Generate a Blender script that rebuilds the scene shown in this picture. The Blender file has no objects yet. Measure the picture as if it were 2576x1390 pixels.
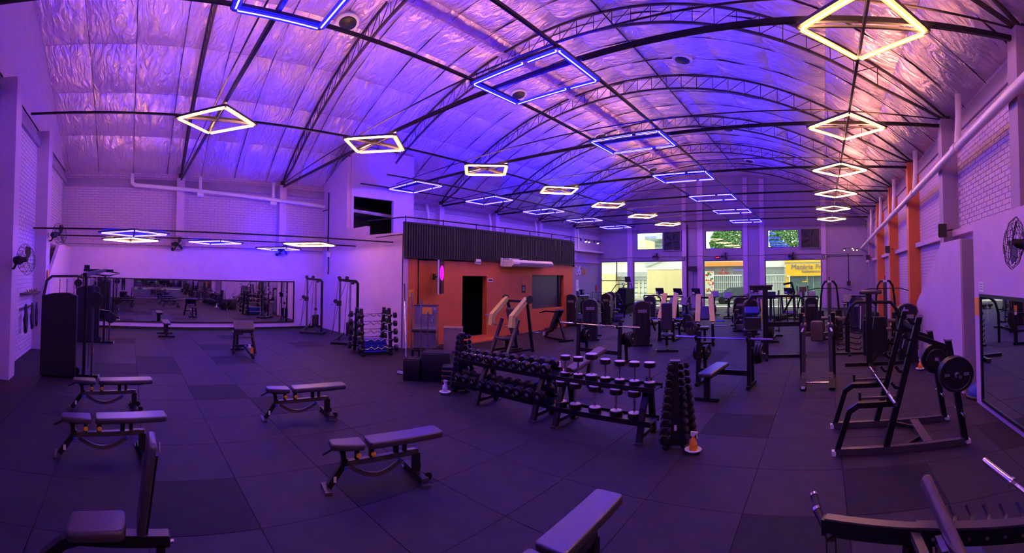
import bpy, math, random
from mathutils import Vector as V, Matrix, Euler
random.seed(7)
S = bpy.context.scene
COL = S.collection
PI = math.pi

# ------------------------------------------------------------------ camera
# the photograph is a hand-swept cylindrical panorama (2576 x 1390)
W, HT = 2576, 1390
FPX, XV, V0 = 1108.03, 2067.48, 663.06      # px per radian, column of the hall's long axis, row of the lens plane
PITCH, ROLL, CAMZ = 0.0270, -0.0158, 2.2
cd = bpy.data.cameras.new('camera'); cam = bpy.data.objects.new('camera', cd); COL.objects.link(cam)
cd.type = 'PANO'; cd.panorama_type = 'CENTRAL_CYLINDRICAL'
cd.central_cylindrical_range_u_min = -XV/FPX
cd.central_cylindrical_range_u_max = (W-XV)/FPX
cd.central_cylindrical_range_v_min = -(HT-V0)/FPX
cd.central_cylindrical_range_v_max = V0/FPX
cd.central_cylindrical_radius = 1.0
cd.clip_start = 0.02; cd.clip_end = 300
_cp, _sp, _cr, _sr = math.cos(PITCH), math.sin(PITCH), math.cos(ROLL), math.sin(ROLL)
def ray(px, py):
    t = (px-XV)/FPX; w = (V0-py)/FPX
    x2, y1, z2 = math.sin(t), math.cos(t), w
    X = x2*_cr - z2*_sr; z1 = x2*_sr + z2*_cr
    return V((X, y1*_cp - z1*_sp, y1*_sp + z1*_cp))
_f = V((0, _cp, _sp)); _u = V((-_sr, -_cr*_sp, _cr*_cp)); _r = V((_cr, -_sr*_sp, _sr*_cp))
cam.matrix_world = Matrix(((_r.x, _u.x, -_f.x, 0), (_r.y, _u.y, -_f.y, 0), (_r.z, _u.z, -_f.z, CAMZ), (0, 0, 0, 1)))
S.camera = cam
def G(px, py, z=0.0):                      # the point of height z that a pixel looks at
    d = ray(px, py); k = (z-CAMZ)/d.z
    return V((d.x*k, d.y*k, z))
def AX(px, py, x):                         # the point of the plane X = x
    d = ray(px, py); k = x/d.x
    return V((x, d.y*k, CAMZ+d.z*k))
def AY(px, py, y):
    d = ray(px, py); k = y/d.y
    return V((d.x*k, y, CAMZ+d.z*k))

# ------------------------------------------------------------------ world, colour management
wd = bpy.data.worlds.new('world'); S.world = wd; wd.use_nodes = True
nt = wd.node_tree; nt.nodes.clear()
wo = nt.nodes.new('ShaderNodeOutputWorld'); wb = nt.nodes.new('ShaderNodeBackground')
wn = nt.nodes.new('ShaderNodeTexNoise'); wr = nt.nodes.new('ShaderNodeValToRGB')
wn.inputs['Scale'].default_value = 2.2; wn.inputs['Detail'].default_value = 4
wr.color_ramp.elements[0].color = (0.78, 0.86, 0.82, 1); wr.color_ramp.elements[1].color = (1.0, 1.0, 0.9, 1)
nt.links.new(wn.outputs['Fac'], wr.inputs['Fac']); nt.links.new(wr.outputs['Color'], wb.inputs['Color'])
nt.links.new(wb.outputs[0], wo.inputs[0]); wb.inputs['Strength'].default_value = 2.9
S.view_settings.view_transform = 'Standard'; S.view_settings.look = 'None'
S.view_settings.exposure = 0.16; S.view_settings.gamma = 1.0; S.view_settings.use_curve_mapping = False
S.cycles.use_denoising = True
S.cycles.max_bounces = 6; S.cycles.diffuse_bounces = 3; S.cycles.glossy_bounces = 4; S.cycles.transparent_max_bounces = 8
S.cycles.use_adaptive_sampling = True; S.cycles.adaptive_threshold = 0.1
S.cycles.sample_clamp_indirect = 6.0
WARM_E, BLUE_E = 138.0, 290.0                # strength of the lamps' tubes
WARM_C, BLUE_C = (1.0, 0.42, 0.21), (0.006, 0.004, 1.0)

# ------------------------------------------------------------------ materials
MAT = {}
def mat(name, col, rough=0.5, metal=0.0, noise=0.0, nscale=8.0, bump=0.0, bscale=40.0, spec=0.5, emit=None, estr=0.0, alpha=None, stretch=None, coat=0.0):
    m = bpy.data.materials.new(name); m.use_nodes = True; MAT[name] = m
    t = m.node_tree; b = t.nodes['Principled BSDF']
    b.inputs['Base Color'].default_value = (*col, 1); b.inputs['Roughness'].default_value = rough
    b.inputs['Metallic'].default_value = metal; b.inputs['Specular IOR Level'].default_value = spec
    if coat: b.inputs['Coat Weight'].default_value = coat; b.inputs['Coat Roughness'].default_value = 0.15
    tc = t.nodes.new('ShaderNodeTexCoord'); src = tc.outputs['Object']
    if stretch:
        mp = t.nodes.new('ShaderNodeMapping'); mp.inputs['Scale'].default_value = stretch
        t.links.new(src, mp.inputs['Vector']); src = mp.outputs['Vector']
    if noise:
        n = t.nodes.new('ShaderNodeTexNoise'); n.inputs['Scale'].default_value = nscale; n.inputs['Detail'].default_value = 5
        r = t.nodes.new('ShaderNodeValToRGB'); r.color_ramp.elements[0].position = .3; r.color_ramp.elements[1].position = .7
        r.color_ramp.elements[0].color = (*[c*(1-noise) for c in col], 1)
        r.color_ramp.elements[1].color = (*[min(1, c*(1+noise)) for c in col], 1)
        t.links.new(src, n.inputs['Vector']); t.links.new(n.outputs['Fac'], r.inputs['Fac']); t.links.new(r.outputs['Color'], b.inputs['Base Color'])
    if bump:
        n2 = t.nodes.new('ShaderNodeTexNoise'); n2.inputs['Scale'].default_value = bscale; n2.inputs['Detail'].default_value = 3
        bp = t.nodes.new('ShaderNodeBump'); bp.inputs['Strength'].default_value = bump; bp.inputs['Distance'].default_value = 0.02
        t.links.new(src, n2.inputs['Vector']); t.links.new(n2.outputs['Fac'], bp.inputs['Height']); t.links.new(bp.outputs['Normal'], b.inputs['Normal'])
    if emit:
        b.inputs['Emission Color'].default_value = (*emit, 1); b.inputs['Emission Strength'].default_value = estr
    return m
mat('paint_wall', (.60, .41, .62), .7, noise=.05, nscale=3, bump=.15, bscale=30)
mat('paint_brick', (.62, .46, .64), .65, noise=.07, nscale=9, bump=.5, bscale=60)
mat('paint_grey', (.33, .24, .37), .7, noise=.06, nscale=2, bump=.1, bscale=40)
mat('mortar', (.36, .27, .38), .9, noise=.1, nscale=20)
mat('orange_paint', (.68, .17, .03), .55, noise=.06, nscale=3, bump=.08, bscale=40)
mat('dark_corrugated', (.016, .014, .018), .55, noise=.2, nscale=10)
mat('rubber', (.026, .017, .030), .60, noise=.25, nscale=4, bump=.35, bscale=180, spec=.24)
mat('rubber_dark', (.017, .011, .020), .7, noise=.25, nscale=4, bump=.35, bscale=180, spec=.2)
mat('screed', (.03, .028, .03), .9)
mat('steel_black', (.007, .006, .008), .42, metal=.0, noise=.2, nscale=6, spec=.35)
mat('steel_truss', (.035, .02, .022), .6, noise=.35, nscale=9)
mat('steel_dark', (.075, .065, .075), .36, metal=.3, noise=.15, nscale=8)
mat('vinyl', (.045, .036, .048), .30, noise=.12, nscale=20, bump=.12, bscale=120, spec=.9)
mat('vinyl_brown', (.10, .075, .065), .42, noise=.12, nscale=20, bump=.12, bscale=120)
mat('vinyl_blue', (.02, .03, .28), .45, noise=.12, nscale=8)
mat('chrome', (.78, .76, .78), .16, metal=1.0, noise=.06, nscale=20)
mat('steel_brushed', (.55, .53, .56), .3, metal=.9, noise=.1, nscale=12, stretch=(1, 1, 12))
mat('iron', (.008, .008, .009), .34, noise=.3, nscale=14, bump=.15, bscale=60, spec=.6)
mat('rubber_db', (.010, .009, .011), .38, noise=.2, nscale=12, spec=.5)
mat('silver_face', (.68, .6, .68), .45, metal=.3, noise=.08, nscale=9)
mat('yellow_frame', (.80, .70, .12), .45, noise=.06, nscale=5)
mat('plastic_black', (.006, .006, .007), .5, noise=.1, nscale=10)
mat('plastic_grey', (.22, .2, .22), .5, noise=.08, nscale=10)
mat('plastic_white', (.8, .78, .78), .4, noise=.03, nscale=6)
mat('pvc', (.74, .66, .68), .35, noise=.05, nscale=5)
mat('orange_sticker', (.85, .26, .03), .5, noise=.05, nscale=20)
mat('yellow_sticker', (.85, .42, .03), .5, noise=.05, nscale=20)
mat('white_sticker', (.8, .76, .8), .5, noise=.04, nscale=20)
mat('yellow_knob', (.9, .5, .02), .4, noise=.05, nscale=30)
mat('blue_cap', (.01, .06, .6), .4, noise=.05, nscale=30)
mat('blue_mat', (.02, .03, .45), .6, noise=.1, nscale=12)
mat('cloth', (.85, .82, .82), .9, noise=.05, nscale=30, bump=.3, bscale=50)
mat('orange_liquid', (.9, .33, .01), .3, noise=.05, nscale=20)
mat('wood_box', (.30, .22, .17), .7, noise=.15, nscale=4, stretch=(1, 8, 1))
mat('plywood', (.45, .25, .13), .7, noise=.15, nscale=8)
mat('leaf', (.10, .24, .05), .6, noise=.4, nscale=6)
mat('bark', (.10, .07, .05), .9, noise=.3, nscale=12)
mat('denim', (.02, .02, .03), .9, noise=.2, nscale=30)
mat('skin', (.45, .26, .18), .6, noise=.05, nscale=10)
mat('hair', (.02, .015, .012), .6, noise=.2, nscale=60)
mat('red_plastic', (.6, .02, .02), .4, noise=.05, nscale=9)
mat('green_plastic', (.03, .22, .10), .4, noise=.05, nscale=9)
mat('warm_tube', (1, .9, .6), .4, emit=WARM_C, estr=WARM_E)
mat('blue_tube', (.8, .8, 1), .4, emit=BLUE_C, estr=BLUE_E)
mat('warm_diffuser', (.8, .6, .3), .5, emit=(1, .52, .10), estr=1.5)  # dim glow colour for the halo strips beside the tubes
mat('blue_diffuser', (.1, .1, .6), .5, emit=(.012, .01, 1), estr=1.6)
mat('lamp_frame', (.10, .09, .07), .5, metal=.0, noise=.08, nscale=10)
mat('lamp_frame_dark', (.06, .06, .07), .5, metal=.0, noise=.08, nscale=10)
mat('spot_glow', (1, .9, .7), .4, emit=(1, .8, .5), estr=70)
mat('led_red', (.4, 0, 0), .4, emit=(1, .02, .08), estr=5)
mat('screen_magenta', (.6, 0, .6), .4, emit=(.75, 0, .9), estr=1.1)
mat('screen_dark', (.02, .02, .03), .15, noise=.1, nscale=5)
# wrinkled reflective foil under the roof
m = mat('foil', (.95, .71, .97), .22, metal=.6)
t = m.node_tree; b = t.nodes['Principled BSDF']
tc = t.nodes.new('ShaderNodeTexCoord'); mp = t.nodes.new('ShaderNodeMapping'); mp.inputs['Scale'].default_value = (1.0, 2.6, 1)
n1 = t.nodes.new('ShaderNodeTexNoise'); n1.inputs['Scale'].default_value = 1.7; n1.inputs['Detail'].default_value = 5; n1.inputs['Distortion'].default_value = 1.6
oi = t.nodes.new('ShaderNodeObjectInfo'); va = t.nodes.new('ShaderNodeVectorMath'); va.operation = 'MULTIPLY_ADD'
va.inputs[1].default_value = (37, 37, 37)
cb = t.nodes.new('ShaderNodeCombineXYZ')
for k in ('X', 'Y', 'Z'): t.links.new(oi.outputs['Random'], cb.inputs[k])
t.links.new(cb.outputs[0], va.inputs[0]); t.links.new(mp.outputs[0], va.inputs[2])
t.links.new(tc.outputs['Object'], mp.inputs['Vector']); t.links.new(va.outputs[0], n1.inputs['Vector'])
bp = t.nodes.new('ShaderNodeBump'); bp.inputs['Strength'].default_value = .7; bp.inputs['Distance'].default_value = .15
t.links.new(n1.outputs['Fac'], bp.inputs['Height']); t.links.new(bp.outputs['Normal'], b.inputs['Normal'])
# mirror and window glass
mat('mirror_glass', (.80, .78, .82), .02, metal=1.0)
m = mat('window_glass', (1, 1, 1), .02)
t = m.node_tree; o = t.nodes['Material Output']; t.nodes.remove(t.nodes['Principled BSDF'])
tr = t.nodes.new('ShaderNodeBsdfTransparent'); gl = t.nodes.new('ShaderNodeBsdfGlossy'); gl.inputs['Roughness'].default_value = .01
tr.inputs['Color'].default_value = (.93, .98, .94, 1)
fr = t.nodes.new('ShaderNodeFresnel'); fr.inputs['IOR'].default_value = 1.5; mx = t.nodes.new('ShaderNodeMixShader')
mm = t.nodes.new('ShaderNodeMath'); mm.operation = 'MULTIPLY'; mm.inputs[1].default_value = 1.6
t.links.new(fr.outputs[0], mm.inputs[0]); t.links.new(mm.outputs[0], mx.inputs[0]); t.links.new(tr.outputs[0], mx.inputs[1]); t.links.new(gl.outputs[0], mx.inputs[2]); t.links.new(mx.outputs[0], o.inputs['Surface'])
# painted block wall too far away to tell its blocks apart
m = mat('paint_blocks', (.58, .41, .60), .7)
t = m.node_tree; b = t.nodes['Principled BSDF']; tc = t.nodes.new('ShaderNodeTexCoord')
sx = t.nodes.new('ShaderNodeSeparateXYZ'); ad = t.nodes.new('ShaderNodeMath'); ad.operation = 'ADD'; cx = t.nodes.new('ShaderNodeCombineXYZ')
t.links.new(tc.outputs['Object'], sx.inputs[0]); t.links.new(sx.outputs['X'], ad.inputs[0]); t.links.new(sx.outputs['Y'], ad.inputs[1])
t.links.new(ad.outputs[0], cx.inputs['X']); t.links.new(sx.outputs['Z'], cx.inputs['Y'])
br = t.nodes.new('ShaderNodeTexBrick'); br.inputs['Scale'].default_value = 1; br.inputs['Brick Width'].default_value = .3; br.inputs['Row Height'].default_value = .1
br.inputs['Mortar Size'].default_value = .007; br.inputs['Color1'].default_value = (.58, .41, .60, 1); br.inputs['Color2'].default_value = (.55, .38, .57, 1); br.inputs['Mortar'].default_value = (.30, .21, .32, 1)
t.links.new(cx.outputs[0], br.inputs['Vector']); t.links.new(br.outputs['Color'], b.inputs['Base Color'])
bp = t.nodes.new('ShaderNodeBump'); bp.inputs['Strength'].default_value = .5; bp.inputs['Distance'].default_value = .01; bp.invert = True
t.links.new(br.outputs['Fac'], bp.inputs['Height']); t.links.new(bp.outputs['Normal'], b.inputs['Normal'])

# ------------------------------------------------------------------ mesh helpers
def frame(d, up=V((0, 0, 1))):
    d = d.normalized()
    if abs(d.dot(up)) > .985: up = V((0, 1, 0)) if abs(d.y) < .9 else V((1, 0, 0))
    s = d.cross(up).normalized(); u = s.cross(d).normalized()
    return s, u
class M:
    def __init__(self, mt=None): self.v = []; self.f = []; self.s = []; self.mt = mt
    def add(self, vs, fs, sm=False):
        o = len(self.v)
        for p in vs:
            p = V(p); self.v.append(tuple(self.mt @ p) if self.mt else tuple(p))
        for f in fs: self.f.append(tuple(o+i for i in f)); self.s.append(sm)
        return self
    def box(self, c, s, R=None):
        c = V(c); x, y, z = s[0]/2, s[1]/2, s[2]/2
        vs = [V((a*x, b_*y, c_*z)) for a in (-1, 1) for b_ in (-1, 1) for c_ in (-1, 1)]
        if R is not None: vs = [R @ p for p in vs]
        return self.add([c+p for p in vs], [(0, 1, 3, 2), (4, 6, 7, 5), (0, 4, 5, 1), (2, 3, 7, 6), (0, 2, 6, 4), (1, 5, 7, 3)])
    def bb(self, lo, hi):
        return self.box([(a+b)/2 for a, b in zip(lo, hi)], [abs(b-a) for a, b in zip(lo, hi)])
    def loft(self, rings, sm, caps=True, closed=False):
        n = len(rings[0]); vs = [p for r in rings for p in r]; m_ = len(rings)
        fs = []
        for i in range(m_ if closed else m_-1):
            a, b_ = i*n, ((i+1) % m_)*n
            for j in range(n): k = (j+1) % n; fs.append((a+j, a+k, b_+k, b_+j))
        self.add(vs, fs, sm)
        if caps and not closed:
            self.add(rings[0], [tuple(range(n-1, -1, -1))]); self.add(rings[-1], [tuple(range(n))])
        return self
    def sweep(self, pts, sec, sm, closed=False, up=V((0, 0, 1)), caps=True):
        pts = [V(p) for p in pts]; n = len(pts); rings = []
        for i, p in enumerate(pts):
            if closed: a = (p-pts[i-1]).normalized(); b_ = (pts[(i+1) % n]-p).normalized()
            else:
                a = (p-pts[i-1]).normalized() if i else (pts[1]-p).normalized()
                b_ = (pts[i+1]-p).normalized() if i < n-1 else a
            d = (a+b_); d = d.normalized() if d.length > 1e-6 else a
            s, u = frame(d, up); k = 1/max(.35, d.dot(b_))
            # widen in the plane of the bend
            bend = (b_-a); 
            rings_p = []
            for (x, y) in sec:
                o = s*x + u*y
                if bend.length > 1e-4:
                    w = bend.normalized(); o = o + w*(o.dot(w))*(k-1)
                rings_p.append(p+o)
            rings.append(rings_p)
        return self.loft(rings, sm, caps, closed)
    def rod(self, a, b, r, n=8, r2=None):
        a, b = V(a), V(b); s, u = frame(b-a); r2 = r if r2 is None else r2
        return self.loft([[a+(s*math.cos(2*PI*j/n)+u*math.sin(2*PI*j/n))*r for j in range(n)], [b+(s*math.cos(2*PI*j/n)+u*math.sin(2*PI*j/n))*r2 for j in range(n)]], True)
    def beam(self, a, b, w, h, up=V((0, 0, 1))):
        return self.sweep([a, b], [(-w/2, -h/2), (w/2, -h/2), (w/2, h/2), (-w/2, h/2)], False, up=up)
    def bar(self, pts, w, h, up=V((0, 0, 1)), closed=False):
        return self.sweep(pts, [(-w/2, -h/2), (w/2, -h/2), (w/2, h/2), (-w/2, h/2)], False, closed, up)
    def tube(self, pts, r, n=8, closed=False):
        return self.sweep(pts, [(r*math.cos(2*PI*j/n), r*math.sin(2*PI*j/n)) for j in range(n)], True, closed)
    def lathe(self, prof, o=(0, 0, 0), d=(0, 0, 1), n=20, sm=True):
        o, d = V(o), V(d).normalized(); s, u = frame(d)
        rings = [[o+d*h+(s*math.cos(2*PI*j/n)+u*math.sin(2*PI*j/n))*max(r, 1e-4) for j in range(n)] for r, h in prof]
        for i in range(len(rings)-1): self.loft(rings[i:i+2], sm, False)
        if prof[0][0] > 1e-3: self.add(rings[0], [tuple(range(n-1, -1, -1))])
        if prof[-1][0] > 1e-3: self.add(rings[-1], [tuple(range(n))])
        return self
    def prism(self, poly, o, ex, ey, th):
        o, ex, ey = V(o), V(ex), V(ey); nz = ex.cross(ey).normalized()
        a = [o+ex*x+ey*y for x, y in poly]; b = [p+nz*th for p in a]; n = len(poly)
        self.add(a, [tuple(range(n-1, -1, -1))]); self.add(b, [tuple(range(n))])
        for i in range(n):
            j = (i+1) % n; self.add([a[i], a[j], b[j], b[i]], [(0, 1, 2, 3)])
        return self
    def pad(self, c, s, R=None, r=.05, e=.02, taper=1.0, k=3):     # upholstered board: rounded plan, rounded edges; taper narrows the +X end
        c = V(c); hx, hy, hz = s[0]/2, s[1]/2, s[2]/2; r = min(r, hx*.95, hy*.95); e = min(e, hz)
        def ring(ins, z):
            out = []
            for cx, cy, a0 in ((hx-r, hy-r, 0), (-hx+r, hy-r, 90), (-hx+r, -hy+r, 180), (hx-r, -hy+r, 270)):
                for q in range(k+1):
                    a = math.radians(a0+90*q/k); x = cx+(r-ins)*math.cos(a); y = cy+(r-ins)*math.sin(a)
                    y *= 1+(taper-1)*(x+hx)/(2*hx); out.append(V((x, y, z)))
            return out
        rs = [ring(e, -hz), ring(e*.3, -hz+e*.3), ring(0, -hz+e), ring(0, hz-e), ring(e*.3, hz-e*.3), ring(e, hz)]
        if R is not None: rs = [[R @ p for p in q] for q in rs]
        rs = [[c+p for p in q] for q in rs]
        self.loft(rs, True, False); n = len(rs[0])
        self.add(rs[0], [tuple(range(n-1, -1, -1))]); self.add(rs[-1], [tuple(range(n))])
        return self
    def sph(self, c, r, nu=12, nv=8, lo=-90, hi=90):
        c = V(c); r = r if hasattr(r, '__len__') else (r, r, r); rs = []
        for i in range(nv+1):
            a = math.radians(lo+(hi-lo)*i/nv); ca = max(math.cos(a), 1e-3)
            rs.append([c+V((r[0]*ca*math.cos(2*PI*j/nu), r[1]*ca*math.sin(2*PI*j/nu), r[2]*math.sin(a))) for j in range(nu)])
        return self.loft(rs, True, True)
    def mesh(self, name, mt):
        me = bpy.data.meshes.new(name); me.from_pydata(self.v, [], self.f)
        me.polygons.foreach_set('use_smooth', self.s); me.materials.append(MAT[mt]); me.update()
        return me
def RX(a): return Matrix.Rotation(a, 3, 'X')
def RY(a): return Matrix.Rotation(a, 3, 'Y')
def RZ(a): return Matrix.Rotation(a, 3, 'Z')
def link(name, data, parent=None):
    o = bpy.data.objects.new(name, data); COL.objects.link(o)
    if parent is not None: o.parent = parent
    return o
def P(name, mt, m, parent=None): return link(name, m.mesh(name, mt), parent)     # one mesh object (a part when it has a parent)
def tag(o, label, cat, group=None):
    o['label'] = label; o['category'] = cat
    if group: o['group'] = group
    return o
def T(name, label, cat, loc=(0, 0, 0), rz=0.0, group=None):
    o = link(name, None); o.location = loc; o.rotation_euler = (0, 0, rz); o.empty_display_size = .1
    return tag(o, label, cat, group)
def struct(o, label=None):
    o['kind'] = 'structure'
    if label: o['label'] = label
    return o
def dup(src, loc=None, rz=None, label=None, parent=None):
    c = src.copy(); COL.objects.link(c); c.parent = parent
    if parent is not None: c.matrix_parent_inverse = src.matrix_parent_inverse.copy()
    if loc is not None: c.location = loc
    if rz is not None: c.rotation_euler = (0, 0, rz)
    if label: c['label'] = label
    for ch in list(src.children): dup(ch, parent=c)
    return c
def unit_rod(name, mt, n=6):
    return M().rod((0, 0, 0), (0, 0, 1), 1, n).mesh(name, mt)
def put_rod(name, me, a, b, r, parent):
    a, b = V(a), V(b); o = link(name, me, parent); d = b-a
    o.location = a; o.rotation_mode = 'QUATERNION'; o.rotation_quaternion = d.to_track_quat('Z', 'Y'); o.scale = (r, r, d.length)
    return o
def text(name, body, size, mt, loc, rot, parent, ext=.004, align='LEFT'):
    c = bpy.data.curves.new(name, 'FONT'); c.body = body; c.size = size; c.extrude = ext; c.align_x = align
    o = bpy.data.objects.new(name, c); COL.objects.link(o); bpy.context.view_layer.update()
    me = bpy.data.meshes.new_from_object(o.evaluated_get(bpy.context.evaluated_depsgraph_get())); bpy.data.objects.remove(o); bpy.data.curves.remove(c)
    me.materials.clear(); me.materials.append(MAT[mt])
    o = link(name, me, parent); o.location = loc; o.rotation_euler = rot
    return o
ORD = ['first', 'second', 'third', 'fourth', 'fifth', 'sixth', 'seventh', 'eighth', 'ninth', 'tenth', 'eleventh', 'twelfth']
# ------------------------------------------------------------------ the hall
XL, XR, YF, YN = -16.87, 3.20, 30.39, -2.62
XC, RAD, ZA, EAVE = -6.86, 16.2, 9.45, 5.98
TY = [1.85+4.11*k for k in range(7)]                # the trusses, columns and rows of lamps stand at these Y
def zc(x): return ZA-RAD+math.sqrt(RAD*RAD-(x-XC)**2)
# floor: screed with rubber tiles laid on it
fl = struct(P('floor', 'screed', M().bb((XL-.3, YN-.3, -.2), (XR+.3, YF+.3, -.022))), 'black rubber tile floor of the hall')
TS = .97
def tile_mesh(nm, mt):
    a, b_ = TS/2-.0015, TS/2-.006
    q = M(); ring = lambda r, z: [V((-r, -r, z)), V((r, -r, z)), V((r, r, z)), V((-r, r, z))]
    q.loft([ring(a, -.022), ring(a, -.004), ring(b_, 0)], False, True); return q.mesh(nm, mt)
tiles = []
for i in range(-14, 8):
    for j in range(-3, 32):
        x, y = -3.68+TS*(i+.5), .21+TS*(j+.5)
        if XL+.1 < x < XR-.1 and YN+.1 < y < YF-.1 and not (x < -11.6 and 8.4 < y < 17): tiles.append((x, y))
vis = lambda x, y: -1.88 < math.atan2(x, y) < .47 and math.hypot(x, y) > 2.6
tiles.sort(key=lambda p: (not vis(*p), math.hypot(*p)))
tmA, tmB = tile_mesh('floor_tile', 'rubber'), tile_mesh('floor_tile', 'rubber_dark')
for x, y in tiles[:300]:
    o = link('floor_tile', tmB if random.random() < .10 else tmA, fl)
    o.location = (x, y, random.uniform(-.0015, .0)); o.rotation_euler = (random.uniform(-.001, .001), random.uniform(-.001, .001), random.uniform(-.002, .002)+random.choice((0, PI/2, PI)))
q = M()
for x, y in tiles[300:]:
    a = TS/2-.004; q.bb((x-a, y-a, -.022), (x+a, y+a, random.uniform(-.0015, 0)))
o = P('floor_tile_field', 'rubber', q, fl); o['kind'] = 'stuff'

def holes(m, u0, u1, z0, z1, hs, put):               # a wall of boxes around rectangular openings
    us = sorted({u0, u1, *[h[0] for h in hs], *[h[1] for h in hs]}); zs = sorted({z0, z1, *[h[2] for h in hs], *[h[3] for h in hs]})
    for a, b_ in zip(us, us[1:]):
        run = None
        for c, d in zip(zs, zs[1:]):
            cu, cz = (a+b_)/2, (c+d)/2
            solid = not any(h[0] < cu < h[1] and h[2] < cz < h[3] for h in hs)
            if solid: run = (run[0], d) if run else (c, d)
            if not solid and run: put(m, a, b_, *run); run = None
        if run: put(m, a, b_, *run)
gable = [(XL-.2, EAVE)]+[(x, zc(x)+.12) for x in [XL+.3+k*(XR-XL-.6)/24 for k in range(25)]]+[(XR+.2, EAVE)]
# left wall (mirror side): painted blocks above, smooth render below
wl = struct(P('wall_left', 'paint_blocks', M().bb((XL-.25, YN-.2, 0), (XL, YF+.2, EAVE+.1))), 'long painted block wall with the wide mirror')
P('render_panel', 'paint_wall', M().bb((XL, YN, 0), (XL+.03, 7.87, 3.05)), wl)
for y in TY: P('column', 'paint_wall', M().bb((XL, y-.15, 0 if 7 < y < 20 else 3.45 if y > 20 else 3.05), (XL+.28, y+.15, 5.78)), wl)
P('concrete_beam', 'paint_grey', M().bb((XL, YN, 5.42), (XL+.06, YF, 5.72)), wl)
for a, b_ in ((YN, 1.7), (2.0, 5.81), (6.11, 7.8)): P('ledge', 'paint_wall', M().bb((XL, a, 3.2), (XL+.12, b_, 3.3)), wl)
bs = struct(P('baseboard_left', 'plastic_black', M().bb((XL+.03, YN, 0), (XL+.05, 7.85, .09))), 'dark skirting along the mirror wall')
# near end wall, blocks visible between its columns
we = struct(P('wall_near', 'mortar', M().bb((XL-.2, YN-.25, 0), (XR+.2, YN, EAVE+.05))), 'painted block end wall beside the camera')
P('gable', 'paint_wall', M().prism(gable, (0, YN, 0), (1, 0, 0), (0, 0, 1), .2), we)
bm = M().bb((-.142, 0, -.044), (.142, .014, .044)).mesh('brick', 'paint_brick')
cells = []
for r in range(58):
    z = .06+r*.1
    for k in range(-24, 0):
        x = k*.3+(.15 if r % 2 else 0)-9.0+.0
        if XL+.2 < x < -8.2: cells.append((x, z))
vis_c = lambda x: -11.75 < x < -8.9
cells.sort(key=lambda p: (not vis_c(p[0]), abs(p[0]+8.9)))
for x, z in cells[:300]:
    o = link('brick', bm, we); o.location = (x, YN-.002+random.uniform(0, .003), z)
q = M()
for x, z in cells[300:]: q.bb((x-.142, YN, z-.044), (x+.142, YN+.013, z+.044))
o = P('brick_field', 'paint_brick', q, we); o['kind'] = 'stuff'
for x0, x1 in ((-8.72, -8.3), (-12.3, -11.75)):
    P('column', 'paint_wall', M().bb((x0, YN, 0), (x1, YN+.34, 5.95)), we)
for a, b_ in ((-11.75, -8.72), (-16.87, -12.3)):
    P('concrete_beam', 'paint_grey', M().bb((a, YN, 5.5), (b_, YN+.1, 5.72)), we)
# slanted wing panel by the corner
P('wing_panel', 'paint_wall', M().prism([(-12.35, 0), (-12.35, 2.0), (-14.1, 3.03), (XL, 3.03), (XL, 0)], (0, YN+.34, 0), (1, 0, 0), (0, 0, 1), .1), we)
# right wall
wr_ = struct(P('wall_right', 'paint_blocks', M().bb((XR, YN-.2, 0), (XR+.25, 6.1, EAVE+.1)).bb((XR, 9.9, 0), (XR+.25, YF+.2, EAVE+.1)).bb((XR, 6.1, 0), (XR+.25, 9.9, 3.2)).bb((XR, 6.1, 5.6), (XR+.25, 9.9, EAVE+.1))), 'painted brick wall with grey and orange columns')
P('mortar_bed', 'mortar', M().bb((XR+.013, 6.1, 3.2), (XR+.25, 9.9, 5.6)), wr_)
bm2 = M().bb((0, -.142, -.044), (.014, .142, .044)).mesh('brick', 'paint_brick')
cells = [(6.1+.15+k*.3+(.15 if r % 2 else 0), 3.25+r*.1) for r in range(24) for k in range(-1, 13)]
cells = [c for c in cells if 6.2 < c[0] < 9.82]; cells.sort()
for y, z in cells[:300]:
    o = link('brick', bm2, wr_); o.location = (XR-random.uniform(0, .004), y, z)
q = M()
for y, z in cells[300:]: q.bb((XR, y-.142, z-.044), (XR+.013, y+.142, z+.044))
if q.v: o = P('brick_field', 'paint_brick', q, wr_); o['kind'] = 'stuff'
for i, y in enumerate(TY):
    P('column', 'orange_paint' if i in (3, 4, 5) else 'paint_grey', M().bb((XR-.37, y-.16, 0), (XR, y+.16, 5.85)), wr_)
for a, b_ in zip(TY[1:], TY[2:]+[YF]):
    P('ledge', 'paint_wall', M().bb((XR-.16, a+.17, 3.06), (XR, b_-.16, 3.2)), wr_)
    P('concrete_beam', 'paint_grey', M().bb((XR-.06, a+.17, 5.45), (XR, b_-.16, 5.8)), wr_)
# false walls in front of the right wall
fw = struct(P('wall_panel_right', 'paint_wall', M().bb((2.55, -2.5, 0), (XR, 7.1, 3.06))), 'smooth lavender panel wall carrying the tall mirror')
ww = struct(P('trim_1', 'paint_wall', M().prism([(7.68, 0), (7.68, 2.83), (8.98, 2.84), (11.5, 1.45), (11.55, 0)], (XR-.02, 0, 0), (0, 1, 0), (0, 0, 1), -.68)), 'slant-edged lavender wing wall behind the squat rack')
P('end_face', 'paint_grey', M().bb((2.53, 7.66, 0), (XR-.02, 7.678, 2.825)), ww)
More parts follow.
